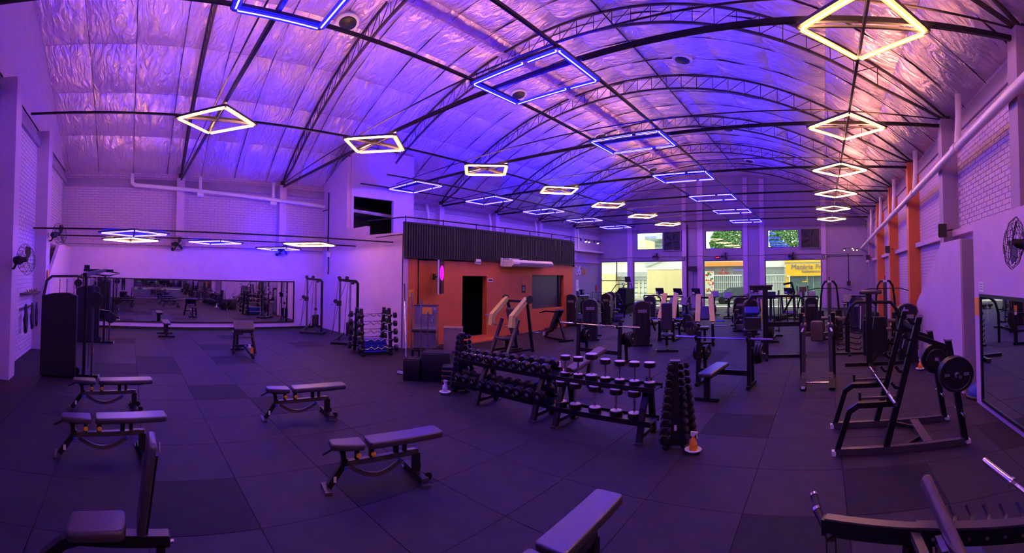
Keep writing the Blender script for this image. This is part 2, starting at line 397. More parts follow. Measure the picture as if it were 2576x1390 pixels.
# far wall with the street windows
def put_far(m, a, b_, c, d): m.bb((a, YF, c), (b_, YF+.25, d))
LW = [(-16.72, -14.31, .0, 3.43), (-13.88, -9.95, .0, 3.40), (-8.37, -5.47, .0, 3.37), (-3.95, -.04, .0, 3.33)]
UW = [(-13.6, -11.5, 4.27, 5.55), (-8.23, -5.57, 4.20, 5.50), (-3.74, -1.57, 4.20, 5.44)]
q = M(); holes(q, XL-.2, XR+.2, 0, EAVE, LW+UW, put_far)
wf = struct(P('wall_far', 'paint_grey', q), 'far end wall with tall shop windows to the street')
P('gable', 'paint_grey', M().prism(gable, (0, YF+.2, 0), (1, 0, 0), (0, 0, 1), .2), wf)
for a, b_ in ((-14.31, -13.9), (-9.95, -9.62), (-8.8, -8.39), (-5.46, -5.15), (-4.3, -3.97), (-.03, .3)):
    P('column', 'paint_wall', M().bb((a, YF-.14, 0), (b_, YF, zc((a+b_)/2)-.2)), wf)
P('concrete_beam', 'paint_grey', M().bb((-13.88, YF-.05, 3.45), (.3, YF, 3.75)), wf)
P('concrete_beam', 'paint_grey', M().bb((XL, YF-.06, 5.72), (XR, YF, 5.98)), wf)
for n, (a, b_, c, d) in enumerate(LW+UW):
    w_ = struct(link('window_%d' % (n+1), None), ['narrow street window with a dark cross frame by the reception', 'wide street window before the pale yellow building', 'street window before the red and grey shop front', 'street window before the yellow shop front', 'upper window beside the left extractor fan', 'upper middle window before the tree', 'upper window beside the right extractor fan'][n])
    w_.location = ((a+b_)/2, YF+.12, c)
    hw, hh = (b_-a)/2, d-c
    f = M()
    f.bb((-hw, -.03, 0), (-hw+.04, .03, hh)).bb((hw-.04, -.03, 0), (hw, .03, hh)).bb((-hw+.04, -.03, 0), (hw-.04, .03, .05)).bb((-hw+.04, -.03, hh-.04), (hw-.04, .03, hh))
    P('window_frame', 'steel_dark' if n else 'plastic_black', f, w_)
    if n == 0:
        P('mullion', 'plastic_black', M().bb((.15, -.04, 1.95), (.2, .04, hh)), w_); P('transom', 'plastic_black', M().bb((-hw, -.04, 1.92), (hw, .04, 1.98)), w_)
    splits = [0.5] if n != 1 else [.33, .66]
    xs = [-hw+.04]+[-hw+.04+(2*hw-.08)*s_ for s_ in splits]+[hw-.04]
    for x0, x1 in zip(xs, xs[1:]): P('pane', 'window_glass', M().bb((x0+.004, -.004, .05), (x1-.004, .004, hh-.04)), w_)
# ceiling: sagging foil panels under a dark roof sheet
HALF = math.asin((XR+.05-XC)/RAD); NB, NS = 12, 25; DA = 2*HALF/NB; DY = (YF-YN)/NS
q = M(); NSEG = 24
for k in range(NSEG):
    a0, a1 = -HALF-.02+(2*HALF+.04)*k/NSEG, -HALF-.02+(2*HALF+.04)*(k+1)/NSEG
    pt = lambda a, y, r: (XC+r*math.sin(a), y, ZA-RAD+r*math.cos(a))
    for r in (RAD+.06, RAD+.1):
        q.add([pt(a0, YN-.25, r), pt(a1, YN-.25, r), pt(a1, YF+.25, r), pt(a0, YF+.25, r)], [(0, 1, 2, 3)], True)
ce = struct(P('ceiling', 'steel_dark', q), 'barrel roof lined with wrinkled silvery foil')
def foil_mesh(seed):
    rn = random.Random(seed); n = 9; q = M(); vs = []; ph = [rn.uniform(0, 6.28) for _ in range(6)]
    L = RAD*DA
    for i in range(n+1):
        for j in range(n+1):
            u, w_ = i/n, j/n
            a = (u-.5)*DA*.996
            s_ = .10*math.sin(PI*u)**.8*(.45+.55*math.sin(PI*w_))+.03*math.sin(PI*w_)**.5
            s_ += .010*math.sin(9*w_+ph[0]+3*u)*math.sin(PI*u)+.008*math.sin(15*w_+5*u+ph[1])+.008*math.sin(7*u+ph[2])
            r = RAD-s_*(1 if 0 < i < n else .3)
            vs.append((r*math.sin(a), (w_-.5)*DY*.992, r*math.cos(a)-RAD))
    q.add(vs, [(i*(n+1)+j, (i+1)*(n+1)+j, (i+1)*(n+1)+j+1, i*(n+1)+j+1) for i in range(n) for j in range(n)], True)
    return q.mesh('foil_panel', 'foil')
fms = [foil_mesh(k) for k in range(6)]
for i in range(NB):
    for j in range(NS):
        a = -HALF+DA*(i+.5); o = link('foil_panel', fms[(i*7+j*5+(i*j) % 3) % 6], ce)
        o.location = (XC+RAD*math.sin(a), YN+DY*(j+.5), ZA-RAD+RAD*math.cos(a)); o.rotation_euler = (0, a, 0)
for j in range(1, NS):
    P('seam_batten', 'steel_truss', M().tube([(XC+(RAD-.035)*math.sin(a), YN+DY*j, ZA-RAD+(RAD-.035)*math.cos(a)) for a in [-HALF+2*HALF*k/30 for k in range(31)]], .010, 4), ce)
# taped ridge strip and cable run along the roof
dt = T('ridge_strip', 'pale ribbed foil strip running along the roof beside the ridge', 'roof strip', (-8.95, 5, zc(-8.95)-.24))
q = M(); ribs = [(0, k*.12, 0) for k in range(178)]
q.sweep([V((0, 0, 0)), V((0, 21.3, 0))], [(-.10, -.03), (.10, -.03), (.12, .03), (-.12, .03)], False)
P('strip', 'foil', q, dt)
q = M()
for k in range(0, 177): q.beam((-.12, .06+k*.12, -.035), (.12, .06+k*.12, -.035), .05, .03)
o = P('rib_row', 'foil', q, dt); o['kind'] = 'stuff'
tag(P('roof_cable', 'steel_black', M().tube([(-5.5, 1+3*k, zc(-5.5)-.12-.03*(k % 2)) for k in range(10)], .022, 6)), 'dark cable clipped along the roof right of the ridge', 'cable')
# roof vents
for n, (x, y) in enumerate([(-10.25, 5.4), (-4.25, 13.1), (-10.25, 12.4), (-4.25, 19.9), (-10.1, 18.4), (-4.2, 25.7), (-10.2, 25.4)]):
    v_ = T('roof_vent', '%s round dark roof vent from the camera, %s of the ridge' % (ORD[n//2 + (0 if n else 0)], 'left' if x < -7 else 'right'), 'vent', (x, y, zc(x)-.14), 0, 'round roof vents')
    v_.rotation_euler = (0, math.asin((x-XC)/RAD), 0)
    P('rim', 'plastic_white', M().lathe([(.24, .08), (.31, .08), (.33, 0), (.30, -.03), (.24, -.02)], n=20), v_)
    P('cap', 'plastic_black', M().lathe([(.25, -.0), (.23, -.05), (.12, -.09), (.001, -.1)], n=20), v_)
# trusses
wr_me = unit_rod('web_bar', 'steel_truss', 5)
for n, y in enumerate(TY):
    t_ = struct(link('roof_truss', None), '%s arched steel lattice truss from the near end wall' % ORD[n]); t_['category'] = 'truss'
    t_.location = (XC, y, 0)
    xl, xr = XL+.2-XC, XR-.2-XC; N = 36
    top = [(xl+(xr-xl)*k/N) for k in range(N+1)]
    zt = lambda x: zc(x+XC)-.16
    zb = lambda x: zc(x+XC)-.62
    TP = [V((x, 0, zt(x))) for x in top]; TP[0].z = TP[-1].z = 5.92
    BP = [V((xl, 0, 5.86))]+[V((x, 0, zb(x))) for x in top if abs(x) < 8.75]+[V((xr, 0, 5.86))]
    P('top_chord', 'steel_truss', M().bar(TP, .05, .05, up=V((0, 1, 0))), t_)
    P('bottom_chord', 'steel_truss', M().bar(BP, .05, .06, up=V((0, 1, 0))), t_)
    bx = [p for p in BP[1:-1]]
    for k, p in enumerate(bx):
        for s_ in (-.5, .5):
            x = p.x+s_*(xr-xl)/N*.9
            if s_ < 0: put_rod('web_bar', wr_me, p, V((p.x, 0, zt(p.x))), .011, t_)
            elif k < len(bx)-1: put_rod('web_bar', wr_me, p, V((bx[k+1].x, 0, zt(bx[k+1].x))), .011, t_)
    P('end_plate', 'steel_truss', M().box((xl-.02, 0, 5.85), (.12, .16, .2)), t_); P('end_plate', 'steel_truss', M().box((xr+.02, 0, 5.85), (.12, .16, .2)), t_)
    tb = tag(P('tie_beam', 'steel_black', M().beam((XL+.3 if n != 2 else -14.66, y, 5.72), (XR-.38, y, 5.72), .055, .075)), 'straight black tie tube under the %s roof truss' % ORD[n], 'beam')
    tag(P('tie_cable', 'steel_truss', M().tube([(XL+.25, y, 5.86) if n != 2 else (-14.66, y, 5.95), (-13, y, 6.02), (-9, y, 6.12), (-6.8, y, 6.15), (-4, y, 6.12), (0, y, 6.02), (XR-.3, y, 5.88)], .016, 6)), 'thin tie rod sagging above the tube of the %s truss' % ORD[n], 'rod')
# long lamp rails
for nm, x, y0, y1 in (('right warm row', .63, -2.3, 27.6), ('right side of the middle blue row', -3.68, -2.3, 27.6), ('left side of the middle blue row', -5.47, -2.3, 27.6), ('left warm row', -9.62, -2.3, 27.6), ('right side of the wall-side blue row', -12.5, 8.2, 27.6), ('left side of the wall-side blue row', -14.3, 8.2, 27.6)):
    tag(P('lamp_rail', 'steel_black', M().beam((x, y0, 5.665), (x, y1, 5.665), .045, .045)), 'long black rail of the %s of lamps' % nm, 'rail')
# ------------------------------------------------------------------ lamps
def lamp(kind, loc, label, group):
    t_ = T('tube_lamp', label, 'lamp', loc, 0, group)
    if kind == 'warm':
        h = .875; cs = [V((h, 0, 0)), V((0, h, 0)), V((-h, 0, 0)), V((0, -h, 0))]; fm, tm_ = 'lamp_frame', 'warm_tube'; cuts = [[(.04, .97)]]*4
        P('cross_bar', fm, M().beam((-h, 0, .02), (h, 0, .02), .04, .03), t_); P('cross_bar', fm, M().beam((0, -h, .02), (0, h, .02), .04, .03), t_)
    else:
        a, b_ = .9, .6; cs = [V((a, -b_, 0)), V((a, b_, 0)), V((-a, b_, 0)), V((-a, -b_, 0))]; fm, tm_ = 'lamp_frame_dark', 'blue_tube'
        cuts = [[(.03, .97)], [(.02, .30), (.36, .98)], [(.03, .97)], [(.02, .62), (.68, .98)]]
    for k in range(4):
        a, b_ = cs[k], cs[(k+1) % 4]; out = ((a+b_)/2).normalized()*.045; e = (b_-a).normalized()*.03
        P('frame_bar', fm, M().beam(a+out-e+V((0, 0, .03)), b_+out+e+V((0, 0, .03)), .03, .045), t_)
        for s0, s1 in cuts[k]:
            lt = P('light_tube', tm_, M().rod(a.lerp(b_, s0), a.lerp(b_, s1), .018, 6), t_)
            P('diffuser', 'warm_diffuser' if kind == 'warm' else 'blue_diffuser', M().beam(a.lerp(b_, s0)+V((0, 0, -.008)), a.lerp(b_, s1)+V((0, 0, -.008)), .105, .006), lt)  # added emissive strip, imitates the glow around the tube
    return t_
g = 'yellow diamond tube lamps under the roof ties'; gb = 'blue rectangular tube lamps under the roof ties'
proto_w = proto_b = None
def place(kind, loc, label):
    global proto_w, proto_b
    if kind == 'warm':
        if proto_w is None: proto_w = lamp('warm', loc, label, g); return
        dup(proto_w, loc, 0, label)
    else:
        if proto_b is None: proto_b = lamp('blue', loc, label, gb); return
        dup(proto_b, loc, 0, label)
for k, y in enumerate(TY):
    place('warm', (.63, y, 5.60), 'yellow diamond tube lamp, %s from the camera in the right-hand row' % ORD[k-1] if k else 'yellow diamond tube lamp hanging above the camera')
    place('blue', (-4.57, y, 5.60), 'blue rectangular tube lamp, %s from the camera in the middle row' % ORD[k])
    place('warm', (-9.66, y, 5.60), 'yellow diamond tube lamp, %s from the camera in the left row' % ORD[k])
    if k > 1: place('blue', (-13.4, y, 5.60), 'blue rectangular tube lamp, %s above the dark container deck' % ORD[k-2])
# the low lamps over the mirror area
for nm, x, y1 in (('nearer', -11.5, 7.8), ('farther', -13.9, 7.8)):
    tag(P('low_lamp_rail', 'steel_black', M().beam((x, YN+.02, 3.27), (x, y1, 3.27), .04, .04)), '%s low black rail crossing in front of the mirror wall' % nm, 'rail')
blue_diamond = None
for kind, x, y, lb in (('b', -11.5, .08, 'low blue diamond tube lamp above the yellow one near the end wall'), ('w', -13.95, .0, 'low yellow diamond tube lamp below the big blue one near the end wall'), ('b', -13.9, 2.7, 'low blue diamond tube lamp between the two low yellow lamps'), ('w', -13.0, 5.6, 'low yellow diamond tube lamp next to the grey partition wall'), ('b', -16.0, 5.6, 'small low blue diamond tube lamp against the mirror wall')):
    if kind == 'w': o = dup(proto_w, (x, y, 3.17), 0, lb); o['group'] = 'low diamond lamps over the mirror area'
    else:
        o = dup(proto_w, (x, y, 3.17), 0, lb); o['group'] = 'low diamond lamps over the mirror area'
        for ch in o.children_recursive:
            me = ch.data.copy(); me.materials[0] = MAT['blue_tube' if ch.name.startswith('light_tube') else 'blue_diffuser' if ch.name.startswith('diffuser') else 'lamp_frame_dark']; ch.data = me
    h = .875; cs = [V((h, 0, .03)), V((0, h, .03)), V((-h, 0, .03)), V((0, -h, .03))]
    for k in range(4): P('top_channel', 'lamp_frame' if kind == 'w' else 'lamp_frame_dark', M().beam(cs[k], cs[(k+1) % 4], .018, .012), o)
tag(P('low_lamp_bracket', 'steel_black', M().beam((-16.85, 5.6, 3.25), (-15.2, 5.6, 3.25), .04, .04)), 'short black wall bracket holding the small low blue lamp', 'bracket')
# ------------------------------------------------------------------ container rooms, deck and partition
XO = -11.0
def put_or(m, a, b_, c, d): m.bb((XO-.22, a, c), (XO, b_, d))
q = M(); holes(q, 8.03, 17.3, 0, 2.82, [(10.35, 11.56, .12, 2.24), (14.22, 16.56, .9, 2.3)], put_or)
wo_ = struct(P('wall_container', 'orange_paint', q), 'orange painted front wall of the container rooms')
P('return_strip', 'paint_grey', M().bb((XO-.22, 17.3, 0), (XO, 17.62, 2.82)), wo_)
P('door_step', 'orange_paint', M().bb((XO-.2, 10.2, 0), (XO+.55, 11.75, .05)), wo_)
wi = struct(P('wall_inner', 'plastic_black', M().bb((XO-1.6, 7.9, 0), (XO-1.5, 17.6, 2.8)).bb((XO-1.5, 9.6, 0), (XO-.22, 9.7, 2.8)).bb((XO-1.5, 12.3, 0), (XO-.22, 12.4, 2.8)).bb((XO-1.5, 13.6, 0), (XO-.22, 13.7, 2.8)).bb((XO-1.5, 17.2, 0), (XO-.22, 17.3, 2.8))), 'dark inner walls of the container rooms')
dk = struct(P('floor_deck', 'paint_grey', M().bb((XL, 7.9, 2.8), (XO, 17.6, 2.92))), 'grey deck on top of the container rooms')
sh = struct(P('window_8', 'steel_dark', M().bb((XO-.2, 14.22, .9), (XO-.16, 16.3, 2.3))), 'closed dark roller shutter in the orange wall')
sl = M().bb((0, -1.04, 0), (.012, 1.04, .085)).mesh('shutter_slat', 'steel_dark')
for k in range(15):
    o = link('shutter_slat', sl, sh); o.location = (XO-.16, 15.26, .905+k*.093)
P('shutter_rail', 'plastic_black', M().bb((XO-.2, 16.3, .9), (XO-.1, 16.5, 2.3)), sh)
cb_ = T('corrugated_band', 'dark corrugated steel band above the orange wall', 'cladding', (XO+.02, 7.85, 2.8)); cb_['kind'] = 'structure'
def sheet(n, w):
    pts = []; k = int(round(w/.1))
    for i in range(k):
        y = i*.1
        pts += [(0, y), (0, y+.035), (.035, y+.05), (.035, y+.085)]
    pts.append((0, w)); q = M()
    vs = [(x, y, z) for z in (0, 1.05) for x, y in pts]; n_ = len(pts)
    q.add(vs, [(i, i+1, n_+i+1, n_+i) for i in range(n_-1)]); return q
sm_ = sheet(0, 1.05).mesh('sheet', 'dark_corrugated')
for k in range(9):
    o = link('sheet', sm_, cb_); o.location = (.03, k*1.05, 0)
P('backing', 'dark_corrugated', M().bb((-.05, 0, 0), (.02, 9.47, 1.04)), cb_)
P('top_cap', 'steel_black', M().bb((-.06, 0, 1.04), (.08, 9.5, 1.08)), cb_); P('bottom_trim', 'steel_black', M().bb((-.05, 0, -.03), (.07, 9.5, .0)), cb_)
P('end_sheet', 'dark_corrugated', M().bb((-.6, 9.47, -.1), (.06, 9.5, 1.0)), cb_)
rl = T('deck_railing', 'dark pipe railing along the top of the corrugated band', 'railing', (XO-.1, 7.9, 2.92))
P('handrail', 'steel_black', M().tube([(-2.2, .05, 1.22), (-.15, .05, 1.13), (0, .2, 1.13), (0, 9.5, 1.2)], .022, 6), rl)
P('rail', 'steel_black', M().tube([(0, .05, .98), (0, 9.5, 1.0)], .016, 6), rl)
for k in range(7): P('post', 'steel_black', M().rod((0, .1+k*1.55, 0), (0, .1+k*1.55, 1.18), .018, 6), rl)
# grey partition between the mirror area and the container
wp = struct(P('wall_partition', 'paint_wall', M().prism([(XL, 0), (-10.99, 0), (-10.99, 3.56), (-13.3, 3.63), (-13.3, 3.95), (-14.75, 3.95), (-14.75, 6.75), (-15.4, 6.6), (-16.1, 6.3), (XL, 6.0)], (0, 7.87+.16, 0), (1, 0, 0), (0, 0, 1), .16)), 'grey partition wall beside the cable columns')
# tower room on the deck with its dark opening
def put_tw(m, a, b_, c, d): m.bb((-14.85, a, c), (-14.7, b_, d))
q = M(); holes(q, 8.03, 11.0, 2.92, 6.6, [(8.14, 9.98, 3.1, 5.25)], put_tw)
q.prism([(8.03, 6.6), (11.0, 6.6), (11.0, 7.2), (8.03, 7.2)], (-14.85, 0, 0), (0, 1, 0), (0, 0, 1), .15).bb((XL, 10.85, 2.92), (-14.85, 11.0, 6.3))
wt = struct(P('wall_tower', 'paint_wall', q), 'upper room wall with a dark doorway above the container')
P('shade_lining', 'plastic_black', M().bb((XL+.3, 8.04, 2.95), (XL+.34, 10.84, 5.6)), wt); P('shade_lining', 'plastic_black', M().bb((XL+.34, 8.04, 2.95), (-14.86, 8.06, 5.6)), wt); P('shade_lining', 'plastic_black', M().bb((XL+.34, 10.82, 2.95), (-14.86, 10.84, 5.6)), wt); P('dark_ceiling', 'plastic_black', M().bb((XL, 8.04, 5.6), (-14.86, 10.84, 5.66)), wt)  # black sheets added behind the opening, standing in for its shade
tag(P('storage_pipe', 'pvc', M().rod((-15.6, 8.3, 4.85), (-15.6, 10.6, 4.75), .07, 10)), 'pale pipe seen inside the dark upper doorway', 'pipe')
struct(P('trim_2', 'steel_black', M().tube([(-11.03, 7.85, 0), (-11.03, 7.85, 3.5), (-12.6, 7.85, 3.5)], .013, 6)), 'black conduit along the edge of the grey partition')
struct(P('trim_3', 'steel_black', M().rod((-16.3, 7.84, 3.2), (-16.3, 7.84, 5.6), .025, 6).rod((-16.85, 7.84, 4.9), (-16.3, 7.84, 4.9), .02, 6)), 'black riser conduit high on the grey partition')
em = T('intercom_box', 'small white box with a dark cord hanging on the grey partition', 'wall box', AY(829, 640, 7.85))
P('box', 'plastic_white', M().box((0, 0, 0), (.14, .1, .2)), em); P('cord', 'plastic_black', M().tube([(0, 0, -.1), (.02, 0, -.3), (0, .0, -.8)], .025, 6), em)
em.location.y = 7.8
# fixtures on the orange wall
def on_or(px, py): p = AX(px, py, XO); return V((XO+.005, p.y, p.z))
tv = T('wall_screen', 'portrait wall screen with a magenta oval turned away on a bracket', 'screen', (XO+.42, 9.05, 2.2), math.radians(34))
P('body', 'plastic_black', M().box((-.03, 0, 0), (.06, .6, 1.08)), tv); P('display', 'screen_dark', M().box((.004, 0, 0), (.006, .56, 1.04)), tv)
P('bezel', 'plastic_white', M().box((-.02, -.305, 0), (.05, .015, 1.08)), tv)
P('magenta_oval', 'screen_magenta', M().lathe([(.24, 0), (.24, .003)], (.007, 0, .12), (1, 0, 0), 24), tv)
tv.children[-1].scale = (1, 1, 1)
P('bracket', 'steel_black', M().beam((-.03, 0, 0), (-.3, .2, 0), .05, .05).box((-.3, .2, 0), (.06, .12, .2)), tv)
struct(P('trim_4', 'steel_black', M().tube([(XO+.02, 8.43, 1.25), (XO+.02, 8.43, 2.74), (XO+.02, 11.2, 2.76)], .022, 6)), 'black conduit on the orange wall behind the screen')
el = T('emergency_light', 'small white emergency light box above the dark doorway', 'light fitting', on_or(1199, 658))
P('body', 'plastic_white', M().box((.05, 0, 0), (.09, .24, .18)), el); P('lens', 'plastic_grey', M().box((.1, 0, -.03), (.01, .2, .06)), el)
ac = T('air_conditioner', 'long white air conditioner unit high on the orange wall', 'air conditioner', (XO+.02, 13.6, 2.72))
P('body', 'plastic_white', M().prism([(0, .13), (.52, .13), (.6, .05), (.6, -.02), (.5, -.1), (0, -.1)], (0, -1.25, 0), (1, 0, 0), (0, 0, 1), -2.5), ac)
P('outlet', 'plastic_grey', M().bb((.585, -.9, -.03), (.605, 1.2, .03)), ac); P('end_cap', 'plastic_white', M().bb((.0, -1.28, -.12), (.5, -1.25, .13)), ac); P('bracket', 'plastic_white', M().bb((.05, -1.4, -.1), (.12, -1.33, .2)), ac); P('bracket', 'plastic_white', M().bb((.05, -1.3, .14), (.4, -.7, .18)), ac)
def plate(name, mt, px, py, w, h, label, cat='sign', marks=None):
    t_ = T(name, label, cat, on_or(px, py)); P('panel', mt, M().box((0, 0, 0), (.012, w, h)), t_)
    for mt2, dy, dz, ww, hh in (marks or []): P('print', mt2, M().box((.008, dy, dz), (.004, ww, hh)), t_)
    return t_
plate('door_sign', 'white_sticker', 1233, 704, .26, .12, 'white sign with a black band right of the dark doorway', marks=[('plastic_black', 0, 0, .22, .06)])
plate('notice', 'plastic_black', 1317, 726, .24, .3, 'dark framed notice left of the roller shutter', marks=[('plastic_grey', 0, 0, .14, .16)])
plate('notice', 'orange_paint', 1317, 710, .14, .12, 'small orange notice above the dark framed notice', marks=[('yellow_sticker', 0, .0, .09, .05)])
plate('safety_sign', 'yellow_sticker', 1034, 737, .2, .22, 'plain yellow square sign near the grey partition')
# "26fit" wall, ledge and spot rail by the reception
P('grey_panel', 'paint_grey', M().bb((XL, 18.0, 0), (XL+.012, YF, 3.28)), wl)
lg = T('wall_lettering', 'pink and orange raised gym lettering on the grey reception wall', 'lettering', (XL+.02, 26.72, 2.42))
text('letters', '26', .92, 'white_sticker', (.03, 0, 0), (PI/2, 0, PI/2), lg, .03); text('letters', 'fit', .82, 'orange_sticker', (.02, .98, -.03), (PI/2, 0, PI/2), lg, .02)
for n, (y, z, w, h) in enumerate(((26.55, 1.75, .35, .35), (27.05, 1.8, .55, .5), (27.1, 1.3, .6, .42))):
    tag(P('paper_sheet', 'white_sticker', M().box((XL+.012, y, z), (.012, w, h))), ['small white paper pinned leftmost on the reception wall', 'white paper sheet pinned right under the gym lettering', 'lower white paper sheet pinned on the reception wall'][n], 'paper', 'papers on the reception wall')
struct(P('trim_5', 'paint_wall', M().bb((XL, 24.5, 4.08), (XL+.55, 30.2, 4.2))), 'pale canopy ledge above the reception')
struct(P('trim_6', 'paint_wall', M().bb((XL, 24.5, 3.3), (XL+.12, 30.3, 3.42))), 'pale beam above the gym lettering')
sr = T('spot_rail', 'black track rail with small spotlights above the reception', 'track light', (-16.0, 25.2, 4.95))
P('track', 'steel_black', M().beam((0, 0, 0), (0, 4.2, -.04), .04, .03), sr)
for y in (.3, 3.9): P('wall_bracket', 'steel_black', M().beam((0, y, .02), (-.86, y, .02), .03, .03), sr)
for k, y in enumerate((1.0, 1.65, 2.1, 2.9, 3.4)):
    s_ = P('spot_head', 'plastic_black', M().rod((0, y, -.02), (.05, y, -.2), .05, 8), sr)
    if k in (1, 2, 4): P('spot_lens', 'spot_glow', M().rod((.05, y, -.2), (.056, y, -.225), .055, 10), s_)
# pipes
q = M(); pl = [(-16.5, 0, 5.84), (-16.5, 0, 5.5), (-16.5, .1, 5.42), (-16.5, 7.74, 5.04)]
pp = T('rain_pipe', 'pinkish white pipe sloping along the mirror wall under the eave', 'pipe', (0, 0, 0))
P('run', 'pvc', M().tube(pl, .075, 10), pp)
for y in (2.58, 5.5): P('downspout', 'pvc', M().rod((-16.5, y, 5.28-.05*y/2.6), (-16.5, y, 5.82), .06, 10), pp); P('coupling', 'pvc', M().rod((-16.5, y-.12, 5.3-.0497*y), (-16.5, y+.12, 5.29-.0497*y), .09, 10), pp)
pp2 = T('rain_pipe', 'pinkish white pipe running along the right brick wall', 'pipe', (0, 0, 0))
P('run', 'pvc', M().tube([(2.72, 4.5, 4.85), (2.72, 30.1, 4.05)], .085, 10), pp2)
for y in (8.5, 12.7, 16.6, 20.5, 24.4): P('downspout', 'pvc', M().tube([(2.75, y, 4.85-.031*(y-4.5)), (2.8, y, 5.3), (2.8, y, 5.85)], .07, 10), pp2); P('coupling', 'pvc', M().rod((2.72, y-.13, 4.86-.031*(y-4.5)), (2.72, y+.13, 4.85-.031*(y-4.5)), .105, 10), pp2)
for n, y in enumerate((13.2, 17.6, 21.8, 26.8)):
    o = tag(P('rain_pipe', 'pvc', M().tube([(-16.62, y, 5.7), (-16.62, y+.1, 5.3), (-16.62, y+.12, 4.95-.043*(y-11.2) if n < 3 else 4.25)], .07, 8)), ['first', 'second', 'third', 'last'][n]+' short pinkish downpipe on the wall above the container deck' if n < 3 else 'pinkish downpipe behind the reception spotlights', 'pipe')
tag(P('rain_pipe', 'pvc', M().tube([(-16.5, 11.2, 4.75), (-16.5, 24.0, 4.2)], .07, 8)), 'long pinkish pipe sloping along the wall behind the deck railing', 'pipe')
# ------------------------------------------------------------------ mirrors
def mirror(name, label, o, w, h, axis, panels):
    t_ = T(name, label, 'mirror', o); s_ = 1 if axis == 'L' else -1
    step = w/panels
    for k in range(panels):
        P('mirror_pane', 'mirror_glass', M().bb((0, k*step+.002, 0), (.012*s_, (k+1)*step-.002, h)), t_)
    f = .05
    P('frame_rail', 'plastic_black', M().bb((0, -f, -f), (.03*s_, w+f, 0)), t_); P('frame_rail', 'plastic_black', M().bb((0, -f, h), (.03*s_, w+f, h+f)), t_)
    P('frame_stile', 'plastic_black', M().bb((0, -f, 0), (.03*s_, 0, h)), t_); P('frame_stile', 'plastic_black', M().bb((0, w, 0), (.03*s_, w+f, h)), t_)
    return t_
mirror('wall_mirror', 'very wide black framed mirror low on the left wall', (XL+.035, -1.75, .30), 8.3, 1.58, 'L', 6)
mirror('wall_mirror', 'tall black framed mirror on the lavender panel wall', (2.548, .4, .14), 6.35, 1.66, 'R', 4)
def on_panel(px, py): p = AX(px, py, 2.55); return p
t_ = T('wall_notice', 'small white printed notice above the right mirror', 'sign', on_panel(2470, 721)); P('panel', 'white_sticker', M().box((-.006, 0, 0), (.012, .22, .16)), t_)
for k in range(3): P('print', 'plastic_grey', M().box((-.013, 0, .045-k*.04), (.003, .15, .014)), t_)
tag(P('yellow_notice', 'yellow_sticker', M().box((2.544, 6.97, 1.63), (.012, .2, .3))), 'yellow notice left of the right mirror frame', 'sign')
tag(P('yellow_notice', 'yellow_sticker', M().box((AY(121, 690, -2.25).x, -2.25, 2.0), (.2, .012, .3))), 'yellow notice on the column behind the dual cable machine', 'sign')
# ------------------------------------------------------------------ wall fans, speakers, box fans
def fan_mesh(root, n=8):
    P('cage', 'plastic_black', [q := M(), [q.tube([(.30*s_*math.cos(a), .06*c, .30*s_*math.sin(a)) for a in [2*PI*j/24 for j in range(24)]], .0038, 4, True) for s_, c in ((1, 0), (.8, 1), (.8, -1), (.45, 1.6), (.45, -1.6))], [q.tube([(0.08*math.cos(a), -.1, .08*math.sin(a)), (.24*math.cos(a), -.06, .24*math.sin(a)), (.3*math.cos(a), 0, .3*math.sin(a)), (.24*math.cos(a), .06, .24*math.sin(a)), (.08*math.cos(a), .1, .08*math.sin(a))], .0028, 4) for a in [2*PI*j/20 for j in range(20)]]][0], root)
    P('motor', 'plastic_black', M().lathe([(.02, -.28), (.08, -.26), (.09, -.14), (.06, -.1), (.05, .0), (.03, .03)], (0, 0, 0), (0, 1, 0), 12), root)
    for k in range(3):
        a = 2*PI*k/3; ca, sa = math.cos(a), math.sin(a)
        P('blade', 'plastic_black', M().prism([(.03, -.02), (.12, -.09), (.25, -.10), (.27, .02), (.15, .05), (.03, .03)], (0, .02, 0), (ca, .0, sa), (-sa*.9, .35, ca*.9), .006), root)
    P('wall_arm', 'plastic_black', M().tube([(0, -.2, -.02), (0, -.3, -.15), (0, -.5, -.15)], .022, 6).lathe([(.07, 0), (.07, .03)], (0, -.53, -.15), (0, 1, 0), 10), root)
fp = T('wall_fan', 'black cage wall fan nearest on the end wall at the left edge', 'fan', (0, 0, 0), 0, 'black wall fans'); fan_mesh(fp)
fp.location = AY(66, 652, -1.98); fp.rotation_euler = (.1, 0, -.35)
for (px, py, pl_, val, rz, lb) in ((150, 588, 'Y', -1.95, -.5, 'black cage wall fan on the end wall column beside the low lamps'), (448, 612, 'X', XL+.55, -PI/2+.3, 'black wall fan on the mirror wall column below the blue lamps'), (713, 626, 'X', XL+.55, -PI/2+.2, 'black wall fan on the mirror wall near the grey partition'), (1650, 645, 'Y', YF-.5, PI, 'small wall fan above the wide window of the pale building'), (1823, 644, 'Y', YF-.5, PI, 'small wall fan right of the red display'), (1993, 643, 'Y', YF-.5, PI, 'small wall fan above the yellow shop window'), (2556, 622, 'X', 2.3, PI/2-.25, 'large black cage wall fan at the right edge above the mirror')):
    o = dup(fp, AX(px, py, val) if pl_ == 'X' else AY(px, py, val), 0, lb); o.rotation_euler = (.1, 0, rz)
o.location = (2.1, 4.5, 2.52)
def speaker(loc, rz, label):
    t_ = T('wall_speaker', label, 'speaker', loc, rz, 'small black wall speakers')
    P('cabinet', 'plastic_black', M().prism([(-.11, -.09), (.11, -.09), (.09, .1), (-.09, .1)], (0, 0, -.15), (1, 0, 0), (0, 1, 0), .3), t_); P('grille', 'plastic_grey', M().box((0, -.095, 0), (.18, .01, .26)), t_)
    P('bracket', 'steel_black', M().beam((0, .1, 0), (0, .24, .02), .03, .03), t_); return t_
